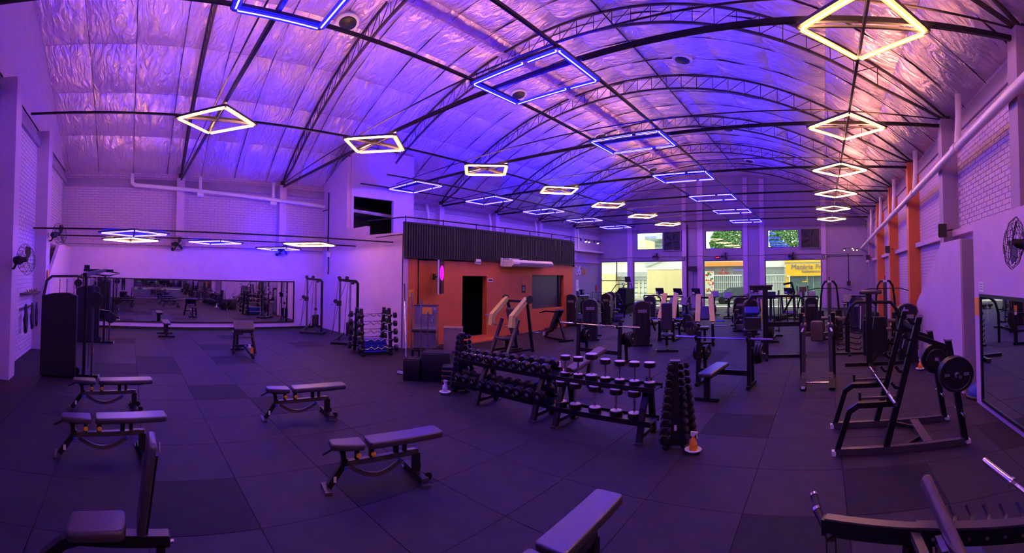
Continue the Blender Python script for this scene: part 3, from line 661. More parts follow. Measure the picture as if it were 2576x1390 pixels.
sp = speaker(AX(2371, 580, 2.75), -PI/2-.3, 'black speaker on the grey column above the wing wall')
for px, py, x, lb in ((2233, 627, 2.75, 'black speaker between the orange columns on the right wall'), (2183, 647, 2.75, 'black speaker in the far corner of the right wall')): dup(sp, AX(px, py, x), -PI/2-.3, lb)
for px, py, lb in ((1720, 650, 'tiny black speaker left of the tall window of the red shop'), (2071, 646, 'tiny black speaker right of the yellow shop window')): dup(sp, AY(px, py, YF-.2), 0, lb)
def boxfan(px0, px1, y0, y1, label):
    a, b_ = AY(px0, y0, YF-.12), AY(px1, y1, YF-.12); w, h = b_.x-a.x, a.z-b_.z
    t_ = T('extractor_fan', label, 'extractor fan', ((a.x+b_.x)/2, YF-.12, (a.z+b_.z)/2))
    P('housing', 'plastic_black', M().box((0, .06, 0), (w-.06, .1, h-.06)), t_)
    for s_ in (-1, 1): P('frame_bar', 'plastic_grey', M().box((s_*(w/2-.03), 0, 0), (.06, .14, h)), t_); P('frame_bar', 'plastic_grey', M().box((0, 0, s_*(h/2-.03)), (w-.12, .14, .06)), t_)
    P('shroud_ring', 'steel_dark', M().tube([((h/2-.1)*math.cos(a_), -.02, (h/2-.1)*math.sin(a_)) for a_ in [2*PI*j/24 for j in range(24)]], .025, 6, True), t_)
    for k in range(5):
        a_ = 2*PI*k/5; P('blade', 'plastic_black', M().prism([(.06, -.03), (h/2-.15, -.14), (h/2-.14, .1), (.06, .05)], (0, 0, 0), (math.cos(a_), 0, math.sin(a_)), (-math.sin(a_)*.9, .35, math.cos(a_)*.9), .008), t_)
    q = M(); n = 12
    for k in range(1, n): q.rod((-w/2+.05+k*(w-.1)/n, -.05, -h/2+.05), (-w/2+.05+k*(w-.1)/n, -.05, h/2-.05), .004, 4).rod((-w/2+.05, -.05, -h/2+.05+k*(h-.1)/n), (w/2-.05, -.05, -h/2+.05+k*(h-.1)/n), .004, 4)
    P('guard_mesh', 'steel_dark', q, t_); P('stay', 'vinyl_brown', M().box((0, -.05, 0), (.025, .02, h-.1)).box((0, -.05, 0), (w-.1, .02, .025)), t_)
boxfan(1668, 1714, 582, 630, 'square extractor fan right of the left upper window'); boxfan(2013, 2064, 574, 624, 'square extractor fan right of the rightmost upper window')
ld = T('led_display', 'small red lit digit display above the middle street window', 'display', AY(1805, 647, YF-.08))
P('case', 'plastic_black', M().box((0, 0, 0), (.36, .06, .18)), ld); text('digits', '0:10', .15, 'led_red', (0, -.035, -.05), (PI/2, 0, 0), ld, .002, 'CENTER')
bt = T('tv_box', 'dark projector box on a bracket between the street windows', 'monitor', AY(1742, 675, YF-.4))
P('case', 'plastic_black', M().box((0, 0, 0), (.55, .25, .32)), bt); P('pole', 'steel_black', M().rod((.05, 0, -.16), (.05, 0, -2.0), .015, 6), bt); P('bracket', 'steel_black', M().beam((0, .12, 0), (0, .3, .05), .06, .06), bt)
cw = M()
for k in range(7):
    x0, x1 = XL+k*2.7, XL+(k+1)*2.7
    cw.tube([(x0, YF-.17, 3.72), ((x0+x1)/2, YF-.17, 3.62+.03*(k % 3)), (x1, YF-.17, 3.7)], .013, 4)
tag(P('wall_cable', 'plastic_black', cw), 'dark cable drooping along the far wall above the street windows', 'cable')
struct(P('trim_7', 'steel_black', M().rod((-9.55, YF-.1, .4), (-9.55, YF-.1, 6.0), .04, 6).rod((-.0+.35, YF-.06, 3.55), (2.9, YF-.06, 3.55), .025, 6)), 'dark conduits on the far wall')
hp = T('hanging_sensor', 'dark box on a rod at the far right corner', 'wall box', AY(2135, 712, YF-.3)); P('rod', 'steel_black', M().rod((0, 0, .1), (0, 0, 2.0), .03, 6), hp); P('box', 'plastic_black', M().box((0, 0, 0), (.25, .2, .3)), hp); P('wall_bracket', 'steel_black', M().beam((0, 0, 1.9), (0, .3, 1.9), .05, .05), hp)
tk = T('spot_rail', 'cluster of tiny lit spotlights in the far right corner', 'track light', (2.0, 29.3, 3.85))
P('track', 'steel_black', M().beam((-.6, 0, .15), (.5, 0, .15), .03, .03), tk); P('wall_bracket', 'steel_black', M().beam((-.4, 0, .15), (-.4, 1.09, .15), .03, .03), tk)
for k, x in enumerate((-.5, .05, .12, .35)): s_ = P('spot_head', 'plastic_black', M().rod((x, 0, .13), (x, -.03, .02+.1*(k == 1)), .03, 6), tk); P('spot_lens', 'spot_glow', M().rod((x, -.03, .02+.1*(k == 1)), (x, -.035, .01+.1*(k == 1)), .035, 8), s_)
# ------------------------------------------------------------------ the street outside
mat('asphalt', (.16, .16, .16), .9, noise=.2, nscale=5); mat('pavement', (.42, .4, .36), .9, noise=.15, nscale=3)
mat('house_yellow', (.86, .72, .34), .8, noise=.04, nscale=2); mat('house_white', (.8, .8, .74), .8, noise=.05, nscale=2); mat('house_grey', (.27, .31, .30), .7, noise=.08, nscale=2)
mat('shop_yellow', (.9, .52, .01), .6, noise=.04, nscale=2); mat('shop_glass', (.10, .15, .15), .25, noise=.2, nscale=2); mat('shop_red', (.75, .12, .05), .6, noise=.05, nscale=2); mat('shop_orange', (.9, .32, .06), .6, noise=.05, nscale=2)
mat('bar_white', (.72, .78, .72), .5, noise=.03, nscale=4); mat('roof_metal', (.45, .47, .45), .6, noise=.1, nscale=4); mat('car_paint', (.10, .13, .16), .25, noise=.05, nscale=2, coat=.6)
struct(P('ground_street', 'asphalt', M().bb((-60, YF+3.2, -.35), (40, 42, -.2))), 'asphalt street outside the windows')
struct(P('ground_pavement', 'pavement', M().bb((-60, YF+.25, -.3), (40, YF+3.2, -.05))), 'near pavement outside the windows'); struct(P('ground_far', 'pavement', M().bb((-60, 42, -.3), (40, 95, -.05))), 'far pavement across the street')
FY = 44.0
def F(px, py, y=FY): return AY(px, py, y)
def far_box(px0, px1, py0, py1, y0, dep):
    a, b_ = F(px0, py0, y0), F(px1, py1, y0); return (a.x, y0, max(-.05, b_.z)), (b_.x, y0+dep, a.z)
# pale yellow building with a white one behind
b1 = T('yellow_house', 'pale yellow flat building across the street', 'building', (0, 0, 0))
lo, hi = far_box(1628, 1722, 678, 800, FY-3, 4); P('wall', 'house_yellow', M().bb(lo, hi), b1); P('parapet', 'house_white', M().bb((lo[0]-.1, lo[1]-.05, hi[2]), (hi[0], hi[1], hi[2]+.12)), b1)
b2 = T('white_house', 'white building rising behind the pale yellow one', 'building', (0, 0, 0))
lo, hi = far_box(1480, 1760, 640, 800, FY+4, 6); P('wall', 'house_white', M().bb(lo, (hi[0], hi[1], hi[2]+.1)), b2)
P('roof', 'roof_metal', M().bb((lo[0], lo[1]-.6, hi[2]-.9), (hi[0]-4, lo[1], hi[2]-.75)), b2)
P('awning', 'roof_metal', M().prism([(0, 0), (0, .5), (3.4, 1.6), (3.4, 1.1)], (F(1625, 672, FY+3.9).x, FY+3.9, F(1625, 672, FY+3.9).z), (1, 0, 0), (0, 0, 1), .3), b2)
b3 = T('garage_house', 'yellow porch house with pale gates seen through the narrow window', 'building', (0, 0, 0))
lo, hi = far_box(1500, 1548, 689, 800, FY-1, 4); P('wall', 'house_yellow', M().bb(lo, hi), b3)
lo, hi = far_box(1548, 1628, 695, 800, FY, 3); P('gate_wall', 'bar_white', M().bb(lo, hi), b3)
for px in (1562, 1575, 1608, 1618): p = F(px, 705, FY); P('gate_post', 'house_yellow' if px in (1575, 1608) else 'bar_white', M().bb((p.x-.12, FY-.08, -.05), (p.x+.12, FY, p.z)), b3)
for pz in (705, 712, 722, 735): a, b_ = F(1552, pz, FY), F(1626, pz, FY); P('gate_rail', 'house_grey', M().bb((a.x, FY-.05, a.z-.05), (b_.x, FY-.01, a.z+.05)), b3)
lo, hi = far_box(1548, 1630, 684, 695, FY-.8, 1.2); P('porch_roof', 'roof_metal', M().bb(lo, hi), b3)
# red and grey shop
s1 = T('grey_shop', 'grey shop front with red lettering and barred glass', 'shop', (0, 0, 0))
lo, hi = far_box(1752, 1884, 668, 820, FY, 3); P('wall', 'house_grey', M().bb(lo, hi), s1)
lo, hi = far_box(1752, 1884, 659, 668, FY-.5, 1); P('fascia', 'shop_orange', M().bb(lo, hi), s1)
lo, hi = far_box(1752, 1884, 640, 659, FY+.5, 1); P('parapet', 'house_white', M().bb(lo, hi), s1)
for px0, px1, py0, py1 in ((1773, 1796, 675, 690), (1845, 1866, 673, 690)): lo, hi = far_box(px0, px1, py0, py1, FY-.06, .05); P('panel', 'plastic_grey', M().bb(lo, hi), s1)
lo, hi = far_box(1773, 1866, 691, 693, FY-.12, .12); P('bar_rail', 'bar_white', M().bb(lo, hi), s1)
for px in range(1776, 1866, 5): p = F(px, 693, FY); P('window_bar', 'bar_white', M().bb((p.x-.03, FY-.09, 0), (p.x+.03, FY-.04, p.z)), s1)
for py in (709, 727): lo, hi = far_box(1797, 1866, py, py+1, FY-.1, .08); P('bar_rail', 'bar_white', M().bb(lo, hi), s1)
p = F(1820, 687, FY-.1); text('letters', 'LA CASONA', .24*1.0, 'shop_red', p, (PI/2, 0, 0), s1, .03, 'CENTER')
a = F(1813, 680, FY-.1); c = F(1820, 675.5, FY-.1); b_ = F(1827, 680, FY-.1); P('roof_mark', 'shop_red', M().bar([a, c, b_], .06, .12, up=V((0, 1, 0))), s1); lo, hi = far_box(1808, 1832, 688, 689, FY-.1, .05); P('underline', 'shop_red', M().bb(lo, hi), s1)
fp_ = T('fruit_poster', 'white poster dotted with red and green fruit on the grey shop', 'poster', F(1785, 705, FY-.2)); P('sheet', 'house_white', M().box((0, 0, -.2), (.95, .04, 2.3)), fp_)
rn = random.Random(3)
for k in range(34): P('fruit', ['shop_red', 'green_plastic', 'shop_orange', 'red_plastic', 'house_yellow'][k % 5], M().lathe([(.085+.03*rn.random(), 0), (.06, .02)], (rn.uniform(-.38, .38), -.03, rn.uniform(-1.2, .85)), (0, -1, 0), 10), fp_)
# yellow shop
s2 = T('yellow_shop', 'yellow shop front with grey lettering and dark glass', 'shop', (0, 0, 0))
lo, hi = far_box(1976, 2110, 664, 692, FY-.3, .4); P('sign_board', 'shop_yellow', M().bb(lo, hi), s2)
lo, hi = far_box(1974, 2110, 652, 658, FY-.3, .4); P('parapet', 'shop_yellow', M().bb(lo, hi), s2); lo, hi = far_box(1974, 2110, 658, 664, FY-.2, .3); P('grey_band', 'roof_metal', M().bb(lo, hi), s2)
lo, hi = far_box(1976, 1987, 692, 830, FY-.2, .3); P('pillar', 'shop_yellow', M().bb(lo, hi), s2)
lo, hi = far_box(1987, 2110, 692, 830, FY, 2); P('glass_front', 'shop_glass', M().bb(lo, hi), s2)
for px in (2032, 2046, 2070): lo, hi = far_box(px, px+1.2, 692, 800, FY-.06, .05); P('mullion', 'bar_white', M().bb(lo, hi), s2)
lo, hi = far_box(2029, 2031, 693, 707, FY-.06, .05); P('door_frame', 'shop_yellow', M().bb(lo, hi), s2); lo, hi = far_box(2018, 2031, 707, 709, FY-.06, .05); P('door_frame', 'shop_yellow', M().bb(lo, hi), s2)
p = F(1990, 677, FY-.36); text('letters', 'Matéria Prima', .72, 'plastic_grey', p, (PI/2, 0, 0), s2, .02); p = F(2017, 685, FY-.36); text('letters', 'Suplementos', .36, 'plastic_grey', p, (PI/2, 0, 0), s2, .02)
P('lamp_globe', 'bar_white', M().sph(F(1982, 695, FY-.35), .12, 8, 6), s2)
# grey barred building between the two shops
s3 = T('barred_building', 'grey building with pale vertical bars left of the yellow shop', 'building', (0, 0, 0))
lo, hi = far_box(1895, 1974, 670, 830, FY+.3, 2.5); P('wall', 'house_grey', M().bb(lo, hi), s3); lo, hi = far_box(1893, 1974, 655, 671, FY+.2, 2.5); P('fascia', 'house_white', M().bb(lo, hi), s3)
lo, hi = far_box(1895, 1976, 690, 692, FY+.1, .15); P('bar_rail', 'bar_white', M().bb(lo, hi), s3); lo, hi = far_box(1895, 1976, 709, 710, FY+.1, .15); P('bar_rail', 'bar_white', M().bb(lo, hi), s3)
for k in range(18): p = F(1926+k*2.8, 692, FY+.2); P('window_bar', 'bar_white', M().bb((p.x-.03, FY+.17, 0), (p.x+.03, FY+.23, p.z)), s3)
# far block and roof seen through the upper left window
s4 = T('office_block', 'pale green office block with long window rows seen high up', 'building', (0, 0, 0))
lo, hi = far_box(1622, 1680, 594, 900, 80, 8); P('wall', 'house_grey', M().bb(lo, hi), s4)
lo2, hi2 = far_box(1650, 1680, 588, 600, 79, 6); P('roof_box', 'roof_metal', M().bb(lo2, (hi2[0], hi2[1], hi2[2])), s4)
for k in range(2):
    for j in range(7): p = F(1626+j*6, 606+k*9, 79.9); P('window', 'shop_glass', M().bb((p.x-.15, 79.85, p.z-.4), (p.x+.22, 79.95, p.z)), s4)
s5 = T('slatted_house', 'pale yellow slatted gable seen high in the left upper window', 'building', (0, 0, 0))
lo, hi = far_box(1590, 1623, 604, 900, 60, 4); P('wall', 'house_yellow', M().bb(lo, hi), s5)
for k in range(5): lo, hi = far_box(1590, 1623, 608+k*4, 609+k*4, 59.9, .1); P('slat', 'house_white', M().bb(lo, hi), s5)
# parked car
ca = T('parked_car', 'dark grey car parked before the red lettered shop', 'car', (F(1862, 745, 39).x-.2, 39, -.2), 0)
prof = [(-2.1, .3), (-2.15, .75), (-1.9, .95), (-1.2, 1.02), (-.7, 1.45), (.8, 1.5), (1.5, 1.05), (2.0, .95), (2.15, .6), (2.1, .3)]
P('body', 'car_paint', M().prism(prof, (0, .85, 0), (1, 0, 0), (0, 0, 1), 1.7), ca)
P('side_window', 'shop_glass', M().prism([(-1.05, 1.02), (-.65, 1.38), (.75, 1.42), (1.3, 1.04)], (0, -.855, 0), (1, 0, 0), (0, 0, 1), .01), ca)
P('rear_lamp', 'red_plastic', M().bb((-2.17, -.8, .75), (-2.05, -.5, .9)), ca)
for x in (-1.3, 1.3):
    for y in (-.78, .78): P('wheel', 'plastic_black', M().lathe([(.2, -.1), (.33, -.1), (.33, .1), (.2, .1)], (x, y, .33), (0, 1, 0), 16), ca)
# tree behind the upper windows
def tree(name, loc, h, r, label, seed, n=1400):
    rn = random.Random(seed); t_ = T(name, label, 'tree', loc)
    P('trunk', 'bark', M().tube([(0, 0, 0), (.1, 0, h*.3), (0, .1, h*.6)], .22, 8).tube([(0, 0, h*.45), (r*.5, 0, h*.8)], .09, 6).tube([(0, 0, h*.4), (-r*.5, .2, h*.78)], .09, 6), t_)
    q = M()
    for k in range(n):
        a, b_, c = rn.gauss(0, 1), rn.gauss(0, 1), rn.gauss(0, 1); l = math.sqrt(a*a+b_*b_+c*c); rr = rn.uniform(.55, 1)**.6
        bl = math.sin(3*a/l+seed)*.12+1
        p = V((a/l*r*rr*bl, b_/l*r*rr*.7, h*.8+c/l*r*.75*rr*bl)); s_ = rn.uniform(.13, .25)
        u = V((rn.gauss(0, 1), rn.gauss(0, 1), rn.gauss(0, 1))).normalized(); w_ = u.orthogonal().normalized()
        q.add([p-u*s_, p+w_*s_*.5, p+u*s_, p-w_*s_*.5], [(0, 1, 2, 3)])
    o = P('foliage', 'leaf', q, t_); o['kind'] = 'stuff'; return t_
tree('street_tree', (F(1850, 600, 58).x, 58, -.05), 8.6, 4.0, 'big leafy tree behind the middle upper window', 1, 9500); tree('street_tree', (F(2000, 600, 62).x, 62, -.05), 9.6, 4.2, 'leafy tree filling the rightmost upper window', 2, 9500)
# ------------------------------------------------------------------ benches
def adj_bench(label):
    t_ = T('adjustable_bench', label, 'bench', (0, 0, 0), 0, 'adjustable benches on the open floor')
    P('front_leg', 'steel_black', M().bar([(.0, 0, .03), (.15, 0, .24), (.17, 0, .31)], .06, .06), t_)
    f = P('front_foot', 'steel_dark', M().box((-.02, 0, .012), (.07, .24, .024)), t_)
    P('rail', 'steel_dark', M().beam((.13, 0, .255), (1.0, 0, .285), .06, .055), t_)
    P('rear_post', 'steel_black', M().beam((.98, 0, .03), (.98, 0, .27), .075, .075), t_)
    cbx = P('rear_crossbar', 'steel_black', M().beam((.98, -.24, .055), (.98, .24, .055), .07, .05), t_)
    for s_ in (-1, 1): P('foot_plate', 'steel_dark', M().box((.98, s_*.255, .012), (.1, .07, .024)).box((.98, s_*.235, .05), (.08, .015, .06)), cbx)
    P('transport_wheel', 'plastic_black', M().lathe([(.02, -.015), (.045, -.015), (.045, .015), (.02, .015)], (1.06, -.14, .05), (0, 1, 0), 12), t_)
    P('transport_wheel', 'plastic_black', M().lathe([(.02, -.015), (.045, -.015), (.045, .015), (.02, .015)], (1.06, .14, .05), (0, 1, 0), 12), t_)
    P('seat_bracket', 'steel_black', M().beam((.16, 0, .27), (.14, 0, .4), .05, .05).beam((.1, 0, .4), (.32, 0, .4), .07, .03).beam((.3, 0, .27), (.3, 0, .39), .04, .05), t_)
    P('back_bracket', 'steel_black', M().beam((.46, 0, .27), (.46, 0, .4), .05, .05).beam((.74, 0, .28), (.74, 0, .4), .05, .05).beam((.84, 0, .28), (.84, 0, .4), .04, .04).beam((.42, 0, .405), (1.1, 0, .41), .08, .025), t_)
    P('seat', 'vinyl', M().pad((.185, 0, .445), (.35, .25, .065), RY(.04) @ RZ(PI), .04, .014, .66), t_)
    P('back_pad', 'vinyl', M().pad((.835, 0, .452), (.85, .25, .068), RY(-.02), .04, .014, 1.0), t_)
    arc = [(.22+.58*k/10, -.02, .225-.115*math.sin(PI*k/10)) for k in range(11)]
    P('adjusting_arc', 'steel_dark', M().bar(arc, .02, .045), t_)
    for x in (.3, .46): k_ = P('knob', 'yellow_knob', M().lathe([(.022, 0), (.026, .01), (.026, .03), (.012, .036)], (x, -.05, .345), (0, -1, 0), 12), t_); P('knob_collar', 'chrome', M().rod((x, -.03, .345), (x, -.052, .345), .015, 8), k_)
    for x, z in ((.17, .215), (.78, .235)): P('pivot_cap', 'blue_cap', M().rod((x, -.05, z), (x, .05, z), .018, 8), t_)
    P('handle', 'plastic_black', M().rod((.03, 0, .41), (-.07, 0, .36), .014, 6), t_)
    P('maker_sticker', 'white_sticker', M().box((.92, 0, .3135), (.09, .05, .002)), t_); P('leg_sticker', 'white_sticker', M().box((.06, -.034, .11), (.03, .003, .06)), t_)
    return t_
benches = [((183, 957), (385, 957), 'adjustable bench behind the other near the left edge of the floor'), ((152, 1050), (418, 1047), 'adjustable bench in front near the left edge, with a cream sticker on its rail'), ((668, 981), (860, 970), 'adjustable bench between the padded preacher stand and the nearest angled bench'), ((828, 1122), (1086, 1088), 'nearest angled adjustable bench in the middle of the open floor')]
src = None
for a, b_, lb in benches:
    p0, p1 = G(*a, .44), G(*b_, .45); rz = math.atan2(p1.y-p0.y, p1.x-p0.x)
    loc = V((p0.x, p0.y, 0))
    if src is None: src = adj_bench(lb); src.location = loc; src.rotation_euler = (0, 0, rz)
    else: dup(src, loc, rz, lb)
# bench at the lower edge with its back pad folded flat
b6 = dup(src, (-1.66, 1.92, 0), PI/2+.0, 'adjustable bench cut by the lower edge of the picture'); 
# upright bench in the lower left corner
ub = T('upright_bench', 'upright utility bench in the lower left corner', 'bench', (-3.03, -.42, 0), PI/2)
P('seat', 'vinyl', M().pad((.24, 0, .45), (.4, .28, .075), RY(-.1), .05, .02, 1.0), ub)
P('back_pad', 'vinyl', M().pad((.57, 0, .76), (.62, .27, .055), RY(-math.radians(84)), .04, .014), ub)
P('rail', 'steel_black', M().bar([(-.22, 0, .03), (-.12, 0, .2), (.02, 0, .33), (.12, 0, .37), (.74, 0, .38)], .09, .07), ub)
P('rail_plate', 'steel_dark', M().box((.58, 0, .418), (.3, .085, .006)), ub)
P('rear_post', 'steel_black', M().beam((.68, 0, .04), (.68, 0, .36), .06, .09), ub)
P('back_post', 'steel_black', M().beam((.56, 0, .38), (.62, 0, .95), .05, .05), ub)
for x, w in ((-.22, .4), (.68, .5)): P('foot_bar', 'steel_black', M().beam((x, -w/2, .03), (x, w/2, .03), .06, .05), ub)
P('sticker', 'white_sticker', M().box((.655, 0, 1.0), (.004, .05, .05)), ub); P('leg_sticker', 'white_sticker', M().box((.66, -.046, .2), (.03, .003, .2)), ub)
P('bolt', 'chrome', M().rod((.74, 0, .36), (.77, 0, .36), .014, 8), ub)
# flat bench before the wide mirror
fb = T('flat_bench', 'small flat bench on a T base before the wide mirror', 'bench', (-14.6, 1.27, 0), 0)
P('pad', 'vinyl', M().pad((-.45, 0, .48), (1.1, .27, .07), None, .05, .024), fb); P('post', 'steel_black', M().beam((-.05, 0, .05), (-.05, 0, .44), .09, .1), fb); P('rail', 'steel_black', M().beam((-.9, 0, .42), (.0, 0, .42), .07, .05), fb); P('post', 'steel_black', M().beam((-.85, 0, .05), (-.85, 0, .42), .07, .07), fb)
for x in (-.05, -.85):
    f = P('foot_bar', 'steel_black', M().beam((x, -.32, .05), (x, .32, .05), .07, .06), fb)
    for s_ in (-1, 1): P('end_cap', 'chrome', M().box((x, s_*.3, .05), (.075, .05, .075)), f)
# padded preacher stand
pr = T('preacher_stand', 'padded preacher stand with an orange sticker in front of the mirror', 'bench', (-11.55, 3.1, 0), 0)
P('arm_pad', 'vinyl', M().pad((-.03, 0, .78), (.34, .56, .09), RY(math.radians(38)), .04, .03), pr)
for s_ in (-1, 1): P('leg', 'steel_black', M().beam((.06, s_*.31, .03), (-.12, s_*.22, .72), .06, .06), pr); P('foot_cap', 'chrome', M().box((.06, s_*.33, .03), (.07, .04, .05)), pr)
P('apron', 'plastic_black', M().box((.03, 0, .66), (.05, .48, .12)), pr)
P('crossbar', 'steel_black', M().beam((.0, -.28, .26), (.0, .28, .26), .05, .05), pr); P('bar_rest', 'steel_dark', M().beam((.12, -.2, .5), (.12, .2, .5), .03, .03), pr)
P('rail', 'steel_black', M().beam((.0, .02, .26), (.5, .1, .08), .08, .06), pr); P('seat', 'vinyl', M().pad((-.75, .0, .5), (.34, .3, .07), None, .05, .024), pr); P('seat_post', 'steel_black', M().beam((-.75, 0, .05), (-.75, 0, .46), .06, .06).beam((-.75, 0, .08), (0, 0, .26), .06, .06).beam((-.75, -.2, .03), (-.75, .2, .03), .06, .05), pr)
P('front_foot', 'plastic_black', M().lathe([(.02, -.03), (.07, -.03), (.07, .03), (.02, .03)], (.52, .11, .07), (0, 1, 0), 14), pr)
P('sticker', 'orange_sticker', M().box((.46, .1, .2), (.006, .08, .16)), pr); P('sticker', 'white_sticker', M().box((.35, .06, .3), (.006, .07, .1)), pr)
# ------------------------------------------------------------------ dumbbells
def dumbbell(name, kind, r, L):
    t_ = link(name, None)
    if kind == 'round':
        for s_ in (-1, 1):
            h = P('head', 'rubber_db', M().lathe([(r*.75, 0), (r*.95, .008), (r, .02), (r, L*.3-.02), (r*.93, L*.3-.006), (r*.7, L*.3)], (0, s_*L*.2, 0), (0, s_, 0), 18), t_)
            P('face_disc', 'plastic_grey', M().lathe([(r*.34, 0), (r*.34, .003)], (0, s_*(L*.5), 0), (0, s_, 0), 14), h)
        P('handle', 'chrome', M().rod((0, -L*.21, 0), (0, L*.21, 0), .015, 8), t_)
    elif kind == 'hex':
        for s_ in (-1, 1): P('head', 'rubber_db', M().lathe([(r*.7, 0), (r, .012), (r, L*.26-.015), (r*.75, L*.26)], (0, s_*L*.24, 0), (0, s_, 0), 6, False), t_)
        P('handle', 'chrome', M().rod((0, -L*.25, 0), (0, L*.25, 0), .014, 8), t_)
    else:                                              # stood on end
        for z in (0, 1):
            h = P('head', 'rubber_db', M().lathe([(r*.92, 0), (r, .008), (r, L*.2-.008), (r*.92, L*.2)], (0, 0, z*L*.8), (0, 0, 1), 20), t_)
            P('face_disc', 'silver_face', M().lathe([(r*.9, 0), (r*.88, .004)], (0, 0, z*L*.8+L*.2), (0, 0, 1), 20), h)
        P('handle', 'chrome', M().rod((0, 0, L*.19), (0, 0, L*.81), .017, 8), t_)
    return t_
def put_db(proto, loc, rot, scale, label, group, first):
    o = proto if first else dup(proto)
    o.location = loc; o.rotation_euler = rot; o.scale = (scale,)*3
    tag(o, label, 'dumbbell', group); return o
# long rack A with round dumbbells
def db_rack(label, x0, x1, y, feet, trays):
    t_ = T('dumbbell_rack', label, 'rack', (0, 0, 0))
    for fx in feet:
        fr = P('side_frame', 'steel_black', M().beam((fx, y-.26, .02), (fx, y-.13, .42), .08, .06).beam((fx, y-.13, .42), (fx, y+.1, .8), .08, .06).beam((fx, y+.25, .02), (fx, y+.13, .72), .08, .06).beam((fx, y-.24, .09), (fx, y+.24, .09), .06, .05), t_)
        P('foot_plate', 'steel_dark', M().box((fx, y-.27, .012), (.1, .1, .024)), fr); P('foot_plate', 'steel_dark', M().box((fx, y+.27, .012), (.1, .1, .024)), fr)
    for z, dy, tilt in trays:
        tr = P('shelf_tray', 'steel_black', M().box(((x0+x1)/2, y+dy, z), (x1-x0, .32, .012), RX(tilt)), t_)
        for s_ in (-1, 1): P('tray_lip', 'steel_black', M().box(((x0+x1)/2, y+dy+s_*.16*math.cos(tilt), z+s_*.16*math.sin(tilt)), (x1-x0, .012, .07), RX(tilt)), tr)
    return t_
RYA = 5.66
db_rack('long black rack holding round dumbbells laid crosswise', -6.05, -3.92, RYA, (-5.37, -4.14), ((.70, .06, .22), (.30, -.06, .22)))
pr_ = dumbbell('dumbbell', 'round', .086, .35); first = True
for sh_, z, dy in (('upper', .79, .05), ('lower', .39, -.07)):
    for k in range(10):
        x = -5.92+k*.207+(0 if sh_ == 'upper' else -.02); s_ = .82+.035*k+(0 if sh_ == 'upper' else .2)
        put_db(pr_, (x, RYA+dy, z-.055+.06*s_), (.22, 0, 0), .78+.022*k+(.08 if sh_ == 'lower' else 0), 'black round dumbbell, %s from left on the %s shelf of the long rack' % (ORD[k], sh_), 'round dumbbells on the long rack', first); first = False
db_rack('shorter black rack with dumbbells standing on end', -3.88, -2.22, RYA-.02, (-3.72, -2.38), ((.68, .04, .0), (.27, -.1, .0)))
pu = dumbbell('dumbbell', 'stand', .085, .345); first = True
for k, px in enumerate((1436, 1467, 1497, 1524, 1551, 1580, 1610)):
    x = -3.74+k*.232
    put_db(pu, (x, RYA+.02, .688), (0, 0, 0), [.92, .92, 1.12, .95, .93, .95, .98][k], 'upright silver-faced dumbbell, %s from left on the shorter rack\'s upper shelf' % ORD[k], 'upright dumbbells on the shorter rack', first); first = False
for k, x in enumerate((-3.72, -3.47, -3.14, -2.80, -2.52)):
    put_db(pu, (x, RYA-.12, .278), (0, 0, 0), 1.08, 'upright silver-faced dumbbell, %s from left on the shorter rack\'s lower shelf' % ORD[k], 'upright dumbbells on the shorter rack', False)
# dumbbell towers
def tower(label, loc, where):
    loc = V(loc); v_ = V((loc.x, loc.y, 0)).normalized(); r_ = V((v_.y, -v_.x, 0)); yaw = math.atan2(v_.y, v_.x)-PI/2     # local Y away from the aisle
    t_ = T('dumbbell_tower', label, 'rack', loc, yaw)
    P('post', 'plastic_black', M().prism([(-.07, 0), (.07, 0), (.04, 1.06), (-.04, 1.06)], (0, .06, .04), (1, 0, 0), (0, 0, 1), .12), t_)
    P('top_cap', 'steel_dark', M().box((0, 0, 1.11), (.13, .12, .02)), t_); P('tag', 'white_sticker', M().box((.0, -.066, .27), (.035, .004, .07)), t_)
    for s_ in (-1, 1): P('base_leg', 'plastic_black', M().beam((s_*.06, 0, .1), (s_*.14, -.1, .02), .07, .05), t_); P('base_leg', 'plastic_black', M().beam((s_*.06, 0, .1), (s_*.14, .16, .02), .07, .05), t_)
    for k in range(10):
        for s_ in (-1, 1): P('cradle', 'plastic_black', M().beam((s_*.03, 0, .085+k*.104), (s_*(.16-.007*k), .02, .078+k*.104), .1, .016), t_)
    for k in range(10):
        sc = 1.0-.045*k; z = .14-.006*k+k*.106
        for p, ax, sd in ((r_*(-.145+.009*k), yaw, 'left'), (r_*(.168-.006*k)+v_*.03, yaw-.6, 'right')):
            put_db(ph_, loc+p+V((0, 0, z)), (0, 0, ax), sc, 'black hex dumbbell on the %s, %s tier from the top of the %s tower' % (sd, ORD[9-k], where), 'hex dumbbells on the %s tower' % where, ph_f[0]); ph_f[0] = False
ph_ = dumbbell('dumbbell', 'hex', .075, .27); ph_f = [True]
tower('tall narrow dumbbell tower right of the shorter rack', (-1.90, 5.46, 0), 'right')
tower('tall narrow dumbbell tower at the left end of the long rack', (-6.24, 5.86, 0), 'left')
